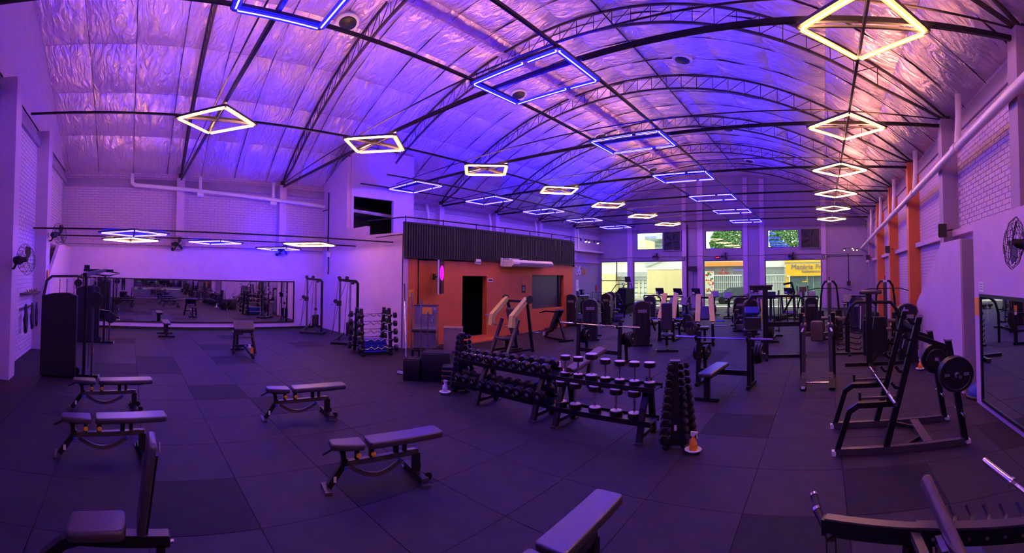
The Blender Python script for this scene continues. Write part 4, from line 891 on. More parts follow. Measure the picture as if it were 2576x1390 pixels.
# spray bottles on cloths
def spray(loc, liquid, label, rz=0.0):
    t_ = T('spray_bottle', label, 'spray bottle', loc, rz)
    P('bottle', liquid, M().lathe([(.045, 0), (.052, .02), (.052, .09), (.035, .14), (.016, .17), (.014, .19)], (0, 0, .02), n=14), t_)
    P('trigger_head', 'plastic_white', M().prism([(-.03, 0), (.02, 0), (.03, .02), (.06, .035), (.06, .055), (-.03, .055)], (0, .015, .205), (1, 0, 0), (0, 0, 1), .03), t_); P('trigger', 'plastic_white', M().beam((.045, 0, .235), (.055, 0, .18), .012, .01), t_)
    c = tag(P('cleaning_cloth', 'cloth', M().lathe([(.055, .002), (.1, .05), (.115, .04), (.06, .0)], (loc[0], loc[1], .004), n=9)), 'white cloth around the '+label.split(' ', 1)[1] if False else 'white cloth wrapped under the '+label, 'cloth'); c.rotation_euler = (0, 0, 0)
    return t_
spray((-1.63, 5.36, 0), 'orange_liquid', 'orange spray bottle at the right tower')
spray((-6.3, 5.5, 0), 'plastic_white', 'white spray bottle at the left tower')
spray((2.2, 9.9, 0), 'orange_liquid', 'orange spray bottle behind the squat rack')
# ------------------------------------------------------------------ plates, barbells
def plate_part(parent, o, d, r, th, name='weight_plate', mt='iron'):
    d = V(d).normalized(); p = P(name, mt, M().lathe([(.03, 0), (r*.3, 0), (r*.32, th*.25), (r*.8, th*.25), (r*.84, 0), (r*.97, 0), (r, th*.2), (r, th*.8), (r*.97, th), (r*.84, th), (r*.8, th*.75), (r*.32, th*.75), (r*.3, th), (.03, th)], o, d, 24), parent)
    P('hub', 'chrome', M().lathe([(.026, -.004), (.036, -.004), (.036, th+.004), (.026, th+.004)], o, d, 12), p); return p
def plates_on(o, d, specs, label, group):               # each loaded plate is a thing of its own
    o, d = V(o), V(d).normalized(); s_ = 0
    for k, (r, th) in enumerate(specs):
        t_ = T('weight_plate', label % ORD[k] if '%s' in label else label, 'weight plate', o+d*s_, 0, group); s_ += th+.006
        p = P('disc', 'iron', M().lathe([(.03, 0), (r*.3, 0), (r*.32, th*.25), (r*.8, th*.25), (r*.84, 0), (r*.97, 0), (r, th*.2), (r, th*.8), (r*.97, th), (r*.84, th), (r*.8, th*.75), (r*.32, th*.75), (r*.3, th), (.03, th)], (0, 0, 0), d, 24), t_); P('hub', 'chrome', M().lathe([(.026, -.002), (.036, -.002), (.036, th+.002), (.026, th+.002)], (0, 0, 0), d, 12), t_)
        if r > .18:
            su = frame(d)[0]
            for j in range(2): P('raised_mark', 'plastic_grey', M().box(su*(r*.56*(1 if j else -1))+d*(th*.78), (r*.3 if abs(d.x) < .5 else .004, .004 if abs(d.x) < .5 else r*.3, r*.16)), t_)
def barbell(label, a, b_, sleeve=.42, r=.014):
    a, b_ = V(a), V(b_); d = (b_-a).normalized(); t_ = T('barbell', label, 'barbell', a); L = (b_-a).length
    P('shaft', 'chrome', M().rod(d*(sleeve), d*(L-sleeve), r, 10), t_)
    for s0, s1 in ((0, sleeve), (L-sleeve, L)): s_ = P('sleeve', 'chrome', M().rod(d*s0, d*s1, .025, 12), t_)
    for s0 in (sleeve-.01, L-sleeve-.02): P('collar', 'chrome', M().rod(d*s0, d*(s0+.03), .036, 12), t_)
    return t_
# ------------------------------------------------------------------ squat rack on the right
sq = T('squat_rack', 'open black squat rack with loaded plate horns on the right', 'rack', (0, 0, 0))
for y in (5.45, 6.42):
    P('base_rail', 'steel_dark', M().beam((.14, y, .045), (1.76, y-.02, .045), .07, .08), sq)
    P('front_post', 'steel_black', M().bar([(.15, y, .05), (.31, y, .53), (.42, y, .60), (.93, y, .60)], .065, .065), sq)
    sp_ = P('spotter_arm', 'steel_dark', M().beam((.44, y, .68), (.94, y, .68), .03, .03), sq); P('spotter_stop', 'steel_black', M().box((.44, y, .71), (.03, .05, .1)), sp_); P('spotter_stop', 'steel_black', M().box((.93, y, .71), (.03, .05, .1)), sp_)
    up = P('main_upright', 'steel_black', M().beam((.75, y, .05), (1.21, y, 1.66), .075, .075), sq)
    for k in range(6):
        s_ = .26+k*.122; x, z = .75+.46*(s_+.1), .05+1.61*(s_+.1)
        P('hook', 'steel_black', M().bar([(x, y, z-.05), (x-.09, y, z-.03), (x-.14, y, z+.035)], .03, .035), up); P('hook_back', 'chrome', M().beam((x-.02, y, z), (x+.01, y, z+.1), .012, .02), up)
    P('upright_cap', 'chrome', M().box((1.214, y, 1.665), (.085, .085, .02)), up)
    ru = P('rear_upright', 'steel_black', M().beam((1.78, y, .05), (1.58, y, 1.34), .075, .075), sq); P('upright_cap', 'chrome', M().box((1.58, y, 1.345), (.085, .085, .02)), ru)
    P('top_brace', 'steel_black', M().beam((1.15, y, 1.42), (1.6, y, 1.24), .06, .06), sq)
    for z, L in ((.93, .34), (.42, .2)):
        x = 1.78-.2*(z-.05)/1.29
        for s_ in (-1, 1): P('plate_horn', 'chrome', M().rod((x, y+s_*.03, z), (x, y+s_*(.03+L*.8), z), .024, 10), sq)
    P('foot_cap', 'plastic_white', M().box((.11, y, .03), (.05, .07, .06)), sq); P('foot_cap', 'plastic_white', M().box((1.82, y, .03), (.06, .07, .05)), sq)
P('cross_brace', 'steel_dark', M().beam((1.3, 5.49, .045), (1.3, 6.38, .045), .12, .07), sq); P('corner_brace', 'steel_black', M().beam((1.0, 6.38, .045), (1.28, 6.1, .045), .04, .05), sq); P('corner_brace', 'steel_black', M().beam((1.0, 5.49, .045), (1.28, 5.77, .045), .04, .05), sq)
P('cross_brace', 'steel_black', M().beam((1.2, 5.49, 1.5), (1.2, 6.38, 1.5), .06, .06), sq)
plates_on((1.64, 5.41, .93), (0, -1, 0), [(.225, .04), (.225, .04), (.225, .04)], '%s big black plate from the post on the near horn of the squat rack', 'plates on the squat rack')
plates_on((1.64, 6.38, .95), (0, -1, 0), [(.22, .045), (.22, .045), (.15, .035)], '%s black plate from the post on the far horn of the squat rack', 'plates on the squat rack')
barbell('chrome barbell lying across the arms of the squat rack', (.82, 5.02, .71), (.74, 7.0, .725), .42, .016)
# half rack cut by the lower right corner
hr = T('half_rack', 'black half rack with a row of hooks in the lower right corner', 'rack', (0, 0, 0))
P('side_beam', 'steel_black', M().beam((-.02, 2.95, .56), (1.9, 2.31, .56), .07, .10), hr); P('top_strip', 'steel_dark', M().beam((.0, 2.943, .615), (.56, 2.757, .615), .068, .012), hr); P('top_strip', 'steel_dark', M().beam((.56, 2.757, .62), (1.9, 2.31, .62), .085, .014), hr)
for k in range(9):
    x = .7+k*.105; y = 2.95-.333*(x+.02)
    P('hook', 'steel_dark', M().bar([(x, y+.05, .58), (x+.02, y+.1, .62), (x, y+.14, .68)], .02, .03), hr); P('bolt', 'chrome', M().rod((x-.05, y-.036, .57), (x-.05, y-.048, .57), .012, 8), hr)
P('front_post', 'steel_black', M().beam((.03, 2.94, .5), (.04, 2.62, .0), .07, .07), hr); P('post_plate', 'steel_dark', M().beam((.03, 2.86, .5), (.035, 2.7, .25), .045, .075), hr)
for (a, b_) in (((-.06, 3.05, .6), (.03, 2.9, .5)), ((-.08, 3.16, .64), (-.04, 3.02, .58)), ((-.07, 2.66, .42), (.03, 2.62, .4))): h = P('plate_pin', 'plastic_black', M().rod(a, b_, .026, 10), hr); P('pin_cap', 'chrome', M().rod(V(a), V(a)+(V(a)-V(b_)).normalized()*.02, .03, 12), h)
P('bench_arm', 'steel_dark', M().beam((.55, 2.75, .57), (.60, 2.1, .5), .055, .055), hr); P('bench_leg', 'steel_black', M().beam((.52, 2.76, .5), (.48, 2.85, .0), .06, .06), hr); P('bench_leg', 'steel_black', M().beam((.62, 2.73, .5), (.68, 2.75, .0), .06, .06), hr)
P('rear_post', 'steel_black', M().beam((1.75, 2.36, .0), (1.75, 2.36, .56), .08, .08), hr)
P('back_pad', 'vinyl_brown', M().pad((.71, 2.55, .69), (.74, .07, .11), RZ(-PI/2+.16) @ RY(.42), .03, .03), hr); P('seat_pad', 'vinyl_blue', M().pad(G(2428, 1392, .42), (.24, .3, .06), None, .04, .02), hr); P('seat_bracket', 'chrome', M().beam((.64, 2.55, .5), (.68, 2.35, .46), .03, .04).box((.66, 2.5, .58), (.04, .16, .12)), hr); P('pivot_cap', 'blue_cap', M().rod((.60, 2.42, .5), (.60, 2.40, .5), .03, 10), hr)
barbell('chrome barbell resting at the far right of the half rack', (1.18, 3.14, .78), (1.36, 1.3, .80), .42, .016)
# balance trainer half ball by the wing wall
bo = T('balance_ball', 'blue half ball trainer on the floor by the wing wall', 'balance ball', (2.72, 7.385, 0)); P('dome', 'vinyl_blue', M().sph((0, 0, .05), (.24, .24, .22), 18, 8, 0, 90), bo); P('base', 'plastic_black', M().lathe([(.24, 0), (.265, .015), (.265, .04), (.24, .055)], n=20), bo)
# ------------------------------------------------------------------ corner with the water fountain
wf_ = T('water_fountain', 'stainless steel water fountain with three taps and a yellow notice', 'water fountain', (-10.15, 8.05, 0), .72)
P('cabinet', 'steel_brushed', M().bb((-.33, -.02, .12), (.33, .5, .6)).bb((-.33, .08, .6), (.33, .5, 1.33)), wf_); P('basin', 'steel_brushed', M().prism([(-.1, .0), (-.14, .08), (.1, .06), (.1, 0)], (-.35, 0, .6), (0, 1, 0), (0, 0, 1), .7), wf_)
P('top', 'steel_dark', M().bb((-.34, .06, 1.33), (.34, .51, 1.36)), wf_); P('splash_lip', 'plastic_black', M().bb((-.36, -.16, .58), (.36, -.1, .63)), wf_)
for x in (-.18, .02, .21): tp = P('tap', 'chrome', M().rod((x, .08, .98), (x, -.02, .97), .018, 8).rod((x, -.02, .98), (x, -.03, .9), .014, 8), wf_); P('tap_lever', 'chrome', M().beam((x, -.02, 1.0), (x+.03, .01, 1.04), .012, .01), tp)
for x in (-.28, .28):
    for y in (.02, .4): P('leg', 'steel_dark', M().bb((x-.03, y, 0), (x+.03, y+.06, .12)), wf_)
P('notice', 'yellow_sticker', M().box((.05, .075, 1.2), (.3, .006, .2)), wf_); P('small_notice', 'white_sticker', M().box((.28, .075, 1.26), (.06, .006, .07)), wf_); P('drain_knob', 'chrome', M().rod((.05, -.02, .5), (.05, -.04, .45), .012, 6), wf_)
wbx = T('wooden_box', 'plain brown wooden box right of the water fountain', 'box', (-9.95, 9.0, 0), .72); P('panel', 'wood_box', M().bb((-.27, -.24, 0), (.27, -.222, .66)), wbx); P('panel', 'wood_box', M().bb((-.27, .222, 0), (.27, .24, .66)), wbx); P('panel', 'wood_box', M().bb((-.27, -.22, 0), (-.252, .22, .66)), wbx); P('panel', 'wood_box', M().bb((.252, -.22, 0), (.27, .22, .66)), wbx); P('lid', 'wood_box', M().bb((-.28, -.25, .66), (.28, .25, .68)), wbx)
pb_ = T('plyo_box', 'black soft jump box beside the left dumbbell tower', 'jump box', (-7.33, 6.16, 0), .75); P('body', 'plastic_black', M().pad((0, 0, .29), (.62, .5, .58), None, .03, .02), pb_); P('top_skin', 'rubber_dark', M().pad((0, 0, .585), (.6, .48, .012), None, .03, .005), pb_)
pb2 = T('plyo_box', 'lower black jump box left of the taller one', 'jump box', (-7.62, 5.72, 0), .75); P('body', 'plastic_black', M().pad((0, 0, .22), (.36, .36, .44), None, .03, .02), pb2); P('top_skin', 'rubber_dark', M().pad((0, 0, .445), (.34, .34, .012), None, .03, .005), pb2)
st_ = None
for k in range(4):
    lb = 'black step platform with orange edge, %s from the floor in the stack' % ORD[k]
    if st_ is None:
        st_ = T('step_platform', lb, 'step', (-6.74, 6.1, 0), .78, 'stacked step platforms'); P('deck', 'plastic_black', M().pad((0, 0, .055), (.44, .36, .075), None, .03, .015), st_); P('orange_edge', 'plywood', M().pad((0, 0, .012), (.45, .37, .02), None, .03, .006), st_)
    else: dup(st_, (-6.74, 6.1, k*.098), .78, lb)
sg = T('floor_squeegee', 'floor squeegee leaning on the orange wall corner', 'squeegee', (-7.95, 5.8, 0)); P('handle', 'chrome', M().rod((0, .0, .06), (-1.35, .9, 1.55), .014, 8), sg); P('grip', 'plastic_black', M().rod((-1.35, .9, 1.55), (-1.75, 1.17, 1.99), .02, 8), sg); P('head', 'plastic_white', M().beam((-.25, -.06, .045), (.22, .06, .045), .05, .05), sg); P('rubber_blade', 'plastic_black', M().beam((-.27, -.065, .012), (.24, .065, .012), .012, .024), sg)
for k, (x, y, h) in enumerate(((-9.55, 7.12, 1.75), (-9.3, 7.25, 1.55), (-9.2, 7.4, 1.25))):
    t_ = T('stored_barbell', ['tall chrome barbell stored upright left of the water fountain', 'middle chrome barbell stored upright before the water fountain', 'shorter chrome bar stored upright before the water fountain'][k], 'barbell', (x, y, .02), 0, 'barbells stored upright'); P('shaft', 'chrome', M().rod((0, 0, .3), (0, 0, h-.35), .014, 8), t_); P('sleeve', 'chrome', M().rod((0, 0, 0), (0, 0, .32), .025, 10), t_); P('sleeve', 'chrome', M().rod((0, 0, h-.36), (0, 0, h), .025, 10), t_); P('collar', 'chrome', M().rod((0, 0, h-.4), (0, 0, h-.36), .036, 10), t_); P('collar', 'chrome', M().rod((0, 0, .32), (0, 0, .36), .036, 10), t_)
bh = T('bar_holder', 'low black floor holder for the upright barbells', 'rack', (-9.35, 7.26, 0), .4); P('base', 'steel_black', M().box((0, 0, .01), (.5, .3, .02)), bh)
for k in range(3): P('socket', 'steel_black', M().lathe([(.03, 0), (.036, 0), (.036, .22), (.03, .22)], (-.2+.19*k, -.05+.03*k, .02), n=10), bh)
# ------------------------------------------------------------------ fixed barbell rack with blue mats
EZR = 1.4
ez = T('barbell_rack', 'black four post rack of fixed curl barbells beside the partition', 'rack', (-10.7, 6.6, 0), EZR)
for x in (-.42, .42):
    for s_ in (-1, 1): pz = P('post', 'steel_black', M().beam((x, s_*.34, .02), (x, s_*.18, 1.28), .075, .075), ez); P('post_cap', 'chrome', M().box((x, s_*.18, 1.29), (.08, .08, .02)), pz)
    P('top_tie', 'steel_black', M().beam((x, -.18, 1.2), (x, .18, 1.2), .05, .06), ez); P('base_foot', 'steel_black', M().beam((x, -.42, .03), (x, .42, .03), .07, .06), ez)
P('cross_tie', 'steel_black', M().beam((-.42, 0, .1), (.42, 0, .1), .05, .05), ez)
Rz = Matrix.Translation(V((-10.7, 6.6, 0))) @ Matrix.Rotation(EZR, 4, 'Z')
def fixed_bar(kind, r):
    t_ = link('fixed_barbell', None)
    if kind == 'ez': pts = [(-.5, 0, 0), (-.3, 0, 0), (-.2, 0, .05), (-.1, 0, -.02), (0, 0, .04), (.1, 0, -.02), (.2, 0, .05), (.3, 0, 0), (.5, 0, 0)]
    else: pts = [(-.5, 0, 0), (.5, 0, 0)]
    P('bar', 'chrome', M().tube(pts, .015, 8), t_)
    for s_ in (-1, 1): P('weight', 'rubber_db', M().lathe([(r*.7, 0), (r, .015), (r, .08), (r*.7, .095)], (s_*.5, 0, 0), (s_, 0, 0), 16), t_)
    return t_
fbe, fbs = fixed_bar('ez', .09), fixed_bar('straight', .1); fe, fs = True, True
for k in range(5):
    z = .17+k*.225; y = .34-.16*(z/1.28)+.1; lb = '%s fixed %s barbell from the top, %s side of the four post rack'
    for s_, pr0, nm, sd in ((-1, fbe, 'curl', 'front'), (1, fbs, 'straight', 'rear')):
        fst = (fe if s_ < 0 else fs); o = pr0 if fst else dup(pr0)
        if s_ < 0: fe = False
        else: fs = False
        o.location = Rz @ V((.0, s_*y, z+.03)); o.rotation_euler = (0, 0, EZR); sc = 1.06-.04*k; o.scale = (1, sc, sc)
        tag(o, lb % (ORD[4-k], nm, sd), 'barbell', 'fixed barbells on the four post rack')
        for x in (-.42, .42): P('cradle', 'steel_black', M().bar([(x, s_*(y-.1), z-.04), (x, s_*(y+.0), z-.01), (x, s_*(y+.04), z+.05)], .04, .03), ez)
mt0 = None
for k in range(7):
    lb = 'blue exercise mat, %s from the floor in the stack under the barbell rack' % ORD[k]; off = Rz @ V((.01*(k % 3), .012*((k*2) % 3), .06+k*.052))
    if mt0 is None: mt0 = T('exercise_mat', lb, 'mat', off, EZR, 'blue mats under the barbell rack'); P('foam', 'blue_mat', M().pad((0, 0, .022), (.7, .36, .044), None, .02, .015, 1, 2), mt0)
    else: dup(mt0, off, EZR+.03*math.sin(k*2), lb)
mb = tag(P('mat_board', 'plastic_black', M().bb((-.36, -.2, 0), (.36, .2, .055))), 'low black board under the stack of blue mats', 'board'); mb.location = Rz @ V((0, 0, 0)); mb.rotation_euler = (0, 0, EZR)
# ------------------------------------------------------------------ cable columns by the partition
def cable_column(label, loc, rz):
    t_ = T('cable_column', label, 'cable machine', loc, rz, 'single cable columns by the partition')
    P('rear_post', 'steel_black', M().bar([(.55, 0, .05), (.55, 0, 1.94), (.48, 0, 2.02), (-.1, 0, 2.06)], .06, .08), t_); P('base', 'plastic_black', M().box((.2, 0, .04), (.9, .5, .07)), t_); P('base_arm', 'steel_dark', M().beam((-.2, -.2, .1), (.1, 0, .35), .05, .04).beam((-.2, .2, .1), (.1, 0, .35), .05, .04).beam((.5, -.2, .1), (.3, 0, .3), .05, .04), t_)
    P('column', 'steel_dark', M().beam((-.05, 0, .1), (-.05, 0, 2.05), .05, .05), t_)
    for y in (-.07, .07): P('guide_rod', 'chrome', M().rod((.3, y, .2), (.3, y, 2.0), .012, 8), t_)
    for s_ in (-1, 1): P('stack_shroud', 'plastic_black', M().pad((.3, s_*.09, .5), (.18, .1, .42), None, .03, .02), t_)
    P('stack_top', 'chrome', M().rod((.3, 0, .7), (.3, 0, .9), .02, 8), t_)
    for x, z in ((-.08, 2.12), (.18, 2.12), (.38, 1.97), (.3, .92)): P('pulley', 'plastic_black', M().lathe([(.02, -.02), (.06, -.02), (.05, 0), (.06, .02), (.02, .02)], (x, 0, z), (0, 1, 0), 14), t_)
    ca_ = P('carriage', 'plastic_black', M().box((-.08, 0, 1.3), (.14, .1, .16)), t_); P('carriage_pulley', 'plastic_black', M().lathe([(.02, -.02), (.07, -.02), (.06, 0), (.07, .02), (.02, .02)], (-.2, 0, 1.36), (0, 1, 0), 14), ca_); P('pull_pin', 'chrome', M().rod((-.26, 0, 1.28), (-.36, 0, 1.24), .014, 6), ca_)
    for a, b_ in (((-.1, 0, 2.1), (-.3, 0, .3)), ((.2, 0, 2.1), (-.1, 0, 1.3)), ((.3, 0, 2.0), (.3, 0, .9)), ((-.1, 0, 1.25), (-.32, 0, .25)), ((.22, 0, 2.05), (.1, 0, .25))): P('cable', 'plastic_black', M().rod(a, b_, .007, 5), t_)
    P('sticker', 'white_sticker', M().box((.508, 0, 1.5), (.004, .04, .07)), t_); P('sticker', 'white_sticker', M().box((.508, 0, 1.3), (.004, .04, .14)), t_); return t_
c0 = cable_column('slim cable column by the right end of the wide mirror', (-15.35, 6.6, 0), .75); dup(c0, (-12.65, 6.6, 0), .75, 'slim cable column before the middle of the grey partition')
# ------------------------------------------------------------------ dual cable machine at the left edge
fx_ = T('dual_cable_machine', 'big black dual cable machine at the left edge of the floor', 'cable machine', (0, 0, 0))
for k, (x, y) in enumerate(((-8.98, -1.35), (-13.3, -1.2))):
    sd = P('weight_shroud', 'plastic_black', M().prism([(-.42, 0), (.3, 0), (.3, 1.62), (.12, 1.68), (-.2, 1.66), (-.42, 1.6)], (x-.05, y, .04), (0, 1, 0), (0, 0, 1), -.22 if k else .22), fx_)
    P('shroud_rim', 'steel_dark', M().bar([(x-.02, y-.42, 1.62), (x-.02, y-.36, 1.95), (x-.02, y-.25, 2.04), (x-.02, y+.28, 2.06), (x-.02, y+.42, 2.02)], .05, .06, up=V((1, 0, 0))), fx_)
    P('front_post', 'steel_black', M().beam((x, y+.46, .05), (x, y+.46, 2.06), .07, .06), fx_); P('guide_post', 'steel_dark', M().beam((x+.02, y+.62, .05), (x+.02, y+.62, 1.9), .045, .045), fx_); P('foot', 'steel_black', M().beam((x, y-.4, .03), (x, y+.75, .03), .07, .06), fx_); P('foot_cap', 'plastic_white', M().box((x, y+.77, .03), (.075, .03, .07)), fx_)
    for yy in (-.1, .05, .2): P('guide_rod', 'chrome', M().rod((x-.1, y+yy, 1.6), (x-.1, y+yy, 2.0), .012, 6), fx_)
    cg = P('carriage', 'plastic_black', M().box((x+.03, y+.62, 1.55 if k == 0 else .75), (.12, .14, .2)), fx_); P('arm_disc', 'plastic_black', M().lathe([(.03, -.03), (.16, -.03), (.16, .03), (.03, .03)], (x+.1, y+.66, 1.6 if k == 0 else .78), (1, 0, 0), 18), cg); P('cable_end', 'chrome', M().rod((x+.1, y+.75, 1.4 if k == 0 else .7), (x+.1, y+.95, 1.38 if k == 0 else .72), .012, 6), cg)
    for dx in (.0, .03): P('cable', 'plastic_black', M().rod((x+dx, y+.55+dx*2, .2), (x+dx, y+.55+dx*2, 2.0), .006, 5), fx_)
    for z in (2.0, .2): P('pulley', 'plastic_black', M().lathe([(.02, -.02), (.08, -.02), (.07, 0), (.08, .02), (.02, .02)], (x, y+.3, z-.08), (1, 0, 0), 14), fx_)
    P('stack_pin', 'orange_sticker', M().box((x+.03, y+.655, .55), (.03, .01, .12)), fx_)
P('top_beam', 'steel_black', M().beam((-8.98, -.92, 2.09), (-13.3, -.75, 2.2), .08, .08), fx_); P('top_plate', 'steel_black', M().box((-13.3, -.95, 2.18), (.12, .9, .08)).box((-13.3, -1.3, 2.26), (.1, .16, .16)), fx_); P('pull_up_bar', 'steel_black', M().tube([(-9.3, -.7, 2.1), (-9.5, -.45, 2.08), (-12.8, -.3, 2.12), (-13.0, -.55, 2.15)], .02, 6), fx_)
# accessory shelves and hanging grips on the end wall
sf = T('accessory_shelf', 'narrow wall shelf with small grips on the end wall', 'shelf', AY(78, 735, YN+.12)); P('board', 'vinyl_brown', M().box((0, 0, 0), (1.5, .22, .03)), sf); P('back_strip', 'vinyl_brown', M().box((0, -.1, -.38), (1.5, .03, .06)), sf)
for k in range(5): tag(P('cable_grip', 'chrome', M().tube([(-.1, 0, .02), (0, .02, .07), (.1, 0, .02)], .014, 6)), 'small chrome pull grip, %s from the left on the narrow wall shelf' % ORD[k], 'grip', 'grips on the wall shelf').location = sf.location+V((-.55+k*.27, 0, .015))
for k in range(3):
    o = tag(P('hanging_strap', 'plastic_black', M().tube([(0, 0, 0), (-.09, 0, -.25), (-.06, 0, -.55), (.06, .02, -.55), (.09, 0, -.25)], .045-.008*k, 6, True)), ['thick black strap hanging left under the wall shelf', 'black strap bundle hanging in the middle under the wall shelf', 'black pulling rope hanging right under the wall shelf'][k], 'strap', 'straps hanging under the wall shelf'); o.location = sf.location+V(((-.6, .1, .65)[k]*-1, .02, -.36))
# ------------------------------------------------------------------ machines
def beams(name, mt, segs, w, h, parent): return P(name, mt, [q := M(), [q.beam(a, b_, w, h) for a, b_ in segs]][0], parent)
def face(dx, dy): return math.atan2(dy, dx)
def selector(label, loc, rz, h=1.4, pads='press', padmt='vinyl', arms=True, orange=True):
    # local +X is where the user faces; the stack tower stands behind the user
    t_ = T('stack_machine', label, 'gym machine', loc, rz, 'weight stack machines')
    w = .24; arch = [(-w, 0), (w, 0), (w, h-.16)]+[(w*math.cos(a), h-.16+.16*math.sin(a)) for a in [PI*k/8 for k in range(1, 8)]]+[(-w, h-.16)]
    P('stack_tower', 'plastic_black', M().prism(arch, (-.55, 0, .02), (0, 1, 0), (0, 0, 1), .2), t_)
    P('tower_trim', 'vinyl', M().bar([(-.45, -w-.012, .3), (-.45, -w-.012, h-.16)]+[(-.45, -(w+.012)*math.cos(a), h-.14+.17*math.sin(a)) for a in [PI*k/8 for k in range(1, 8)]]+[(-.45, w+.012, h-.16), (-.45, w+.012, .3)], .03, .22, up=V((1, 0, 0))), t_)
    for s_ in (-1, 1):
        x = -.55-.003 if s_ < 0 else -.347
        P('tower_plate', 'plastic_grey', M().box((x, 0, h-.28), (.004, .3, .1)), t_); P('tower_slot', 'screen_dark', M().box((x, 0, h-.65), (.004, .08, .6)), t_)
    if orange: P('sticker', 'orange_sticker', M().box((-.56, -.246, h-.35), (.12, .004, .14)), t_); P('sticker', 'white_sticker', M().box((-.56, -.246, h-.5), (.1, .004, .1)), t_)
    P('base_rail', 'steel_black', M().beam((-.6, 0, .04), (.75, 0, .04), .08, .07), t_); P('cross_foot', 'steel_black', M().beam((.7, -.32, .03), (.7, .32, .03), .07, .06), t_); P('cross_foot', 'steel_black', M().beam((-.55, -.32, .03), (-.55, .32, .03), .07, .06), t_)
    P('seat_post', 'steel_dark', M().beam((.2, 0, .06), (.2, 0, .45), .07, .07), t_); P('seat', padmt, M().pad((.24, 0, .5), (.38, .38, .08), RY(.05), .08, .03, .8), t_)
    if pads in ('press', 'row'):
        P('back_pad', padmt, M().pad((-.08, 0, .88), (.72, .3, .08), RY(-math.radians(80)), .07, .03), t_); P('back_post', 'steel_black', M().beam((-.2, 0, .06), (-.22, 0, 1.2), .07, .07), t_)
    if pads == 'leg':
        P('back_pad', padmt, M().pad((-.12, 0, .82), (.6, .34, .08), RY(-math.radians(70)), .07, .03), t_)
        P('roller_arm', 'steel_dark', M().bar([(.4, .25, .5), (.62, .25, .35), (.7, .25, .22)], .05, .05), t_)
        P('shin_roller', padmt, M().rod((.72, -.22, .22), (.72, .25, .22), .07, 12), t_); P('thigh_roller', padmt, M().rod((.42, -.22, .64), (.42, .22, .64), .06, 12), t_)
    if arms:
        for s_ in (-1, 1):
            P('press_arm', 'steel_black', M().bar([(-.3, s_*.3, 1.35), (.0, s_*.38, 1.28), (.3, s_*.4, 1.05), (.42, s_*.38, .85)], .05, .05), t_)
            P('hand_grip', 'chrome', M().rod((.42, s_*.36, .88), (.46, s_*.16, .9), .016, 8), t_); P('grip_sleeve', 'plastic_black', M().rod((.46, s_*.2, .9), (.47, s_*.12, .9), .022, 8), t_)
        P('yoke', 'steel_black', M().beam((-.3, -.32, 1.36), (-.3, .32, 1.36), .06, .06), t_)
    P('foot_plate', 'steel_dark', M().box((.62, 0, .16), (.02, .4, .2), RY(.4)), t_)
    return t_
G14 = lambda px, py: V((*G(px, py, 1.4).xy, 0))
def toward(loc, deg=0):                                   # heading of a thing that faces the camera, turned by deg
    return math.atan2(-loc.y, -loc.x)+math.radians(deg)
for px, py, dg, pads, lb in ((1437, 742, 160, 'press', 'stack machine nearest the orange wall end with a lilac plate'), (1485, 755, 175, 'row', 'large stack machine with a lilac plate left of the incline press bar'), (1525, 740, 150, 'leg', 'stack machine with a small bright light spot on its tower'), (1615, 760, 195, 'press', 'stack machine with an orange sticker on its side in mid hall')):
    L_ = G14(px, py); rz = toward(L_, dg); L_ = L_+V((math.cos(rz), math.sin(rz), 0))*.5
    selector(lb, L_, rz, 1.4, pads)
L_ = V((-11.05, 21.4, 0)); selector('far stack machine in front of the reception counter', L_, toward(L_, 170), 1.4, 'press')
L_ = V((2.12, 11.4, 0)); selector('stack machine half hidden behind the squat rack uprights', L_, PI*.5, 1.42, 'leg', 'vinyl_brown', False)
# yellow armed chest press
cp = T('chest_press', 'chest press with two bent yellow arms before the orange wall', 'gym machine', (-8.35, 9.75, 0), -PI/2-.1)
for s_ in (-1, 1):
    ar = P('yellow_arm', 'yellow_frame', M().bar([(-.28, s_*.42, 1.58), (.3, s_*.42, 1.1), (.34, s_*.42, .80)], .13, .15, up=V((0, 1, 0))), cp)
    P('hand_grip', 'chrome', M().rod((.34, s_*.42, .86), (.36, s_*.20, .83), .018, 8), ar); P('hand_grip', 'chrome', M().rod((.3, s_*.48, 1.1), (.34, s_*.68, 1.1), .018, 8), ar); P('arm_logo', 'orange_paint', M().box((.05, s_*.478, 1.3), (.2, .003, .03), RY(math.radians(40))), ar)
    P('pivot_disc', 'plastic_black', M().lathe([(.02, -.03), (.12, -.03), (.12, .03), (.02, .03)], (-.3, s_*.5, 1.56), (0, 1, 0), 18), cp)
    P('front_leg', 'steel_dark', M().beam((.42, s_*.34, .02), (-.02, s_*.34, .98), .09, .07), cp); P('side_post', 'steel_black', M().bar([(-.62, s_*.34, .02), (-.5, s_*.34, .7), (-.3, s_*.42, 1.5)], .07, .07), cp)
    P('side_rail', 'steel_black', M().beam((-.6, s_*.34, .1), (.38, s_*.34, .1), .06, .06), cp); P('weight_horn', 'chrome', M().rod((-.55, s_*.36, .6), (-.58, s_*.66, .6), .024, 8), cp)
P('top_yoke', 'steel_black', M().beam((-.3, -.42, 1.5), (-.3, .42, 1.5), .07, .07), cp); P('back_pad', 'vinyl', M().pad((-.12, 0, .92), (.82, .34, .09), RY(-math.radians(76)), .05, .03), cp); P('seat', 'vinyl', M().pad((.22, 0, .46), (.44, .46, .09), RY(-.08), .08, .03), cp); P('seat_post', 'steel_black', M().beam((.1, 0, .05), (.1, 0, .42), .08, .08).beam((-.5, 0, .08), (.3, 0, .08), .07, .07), cp)
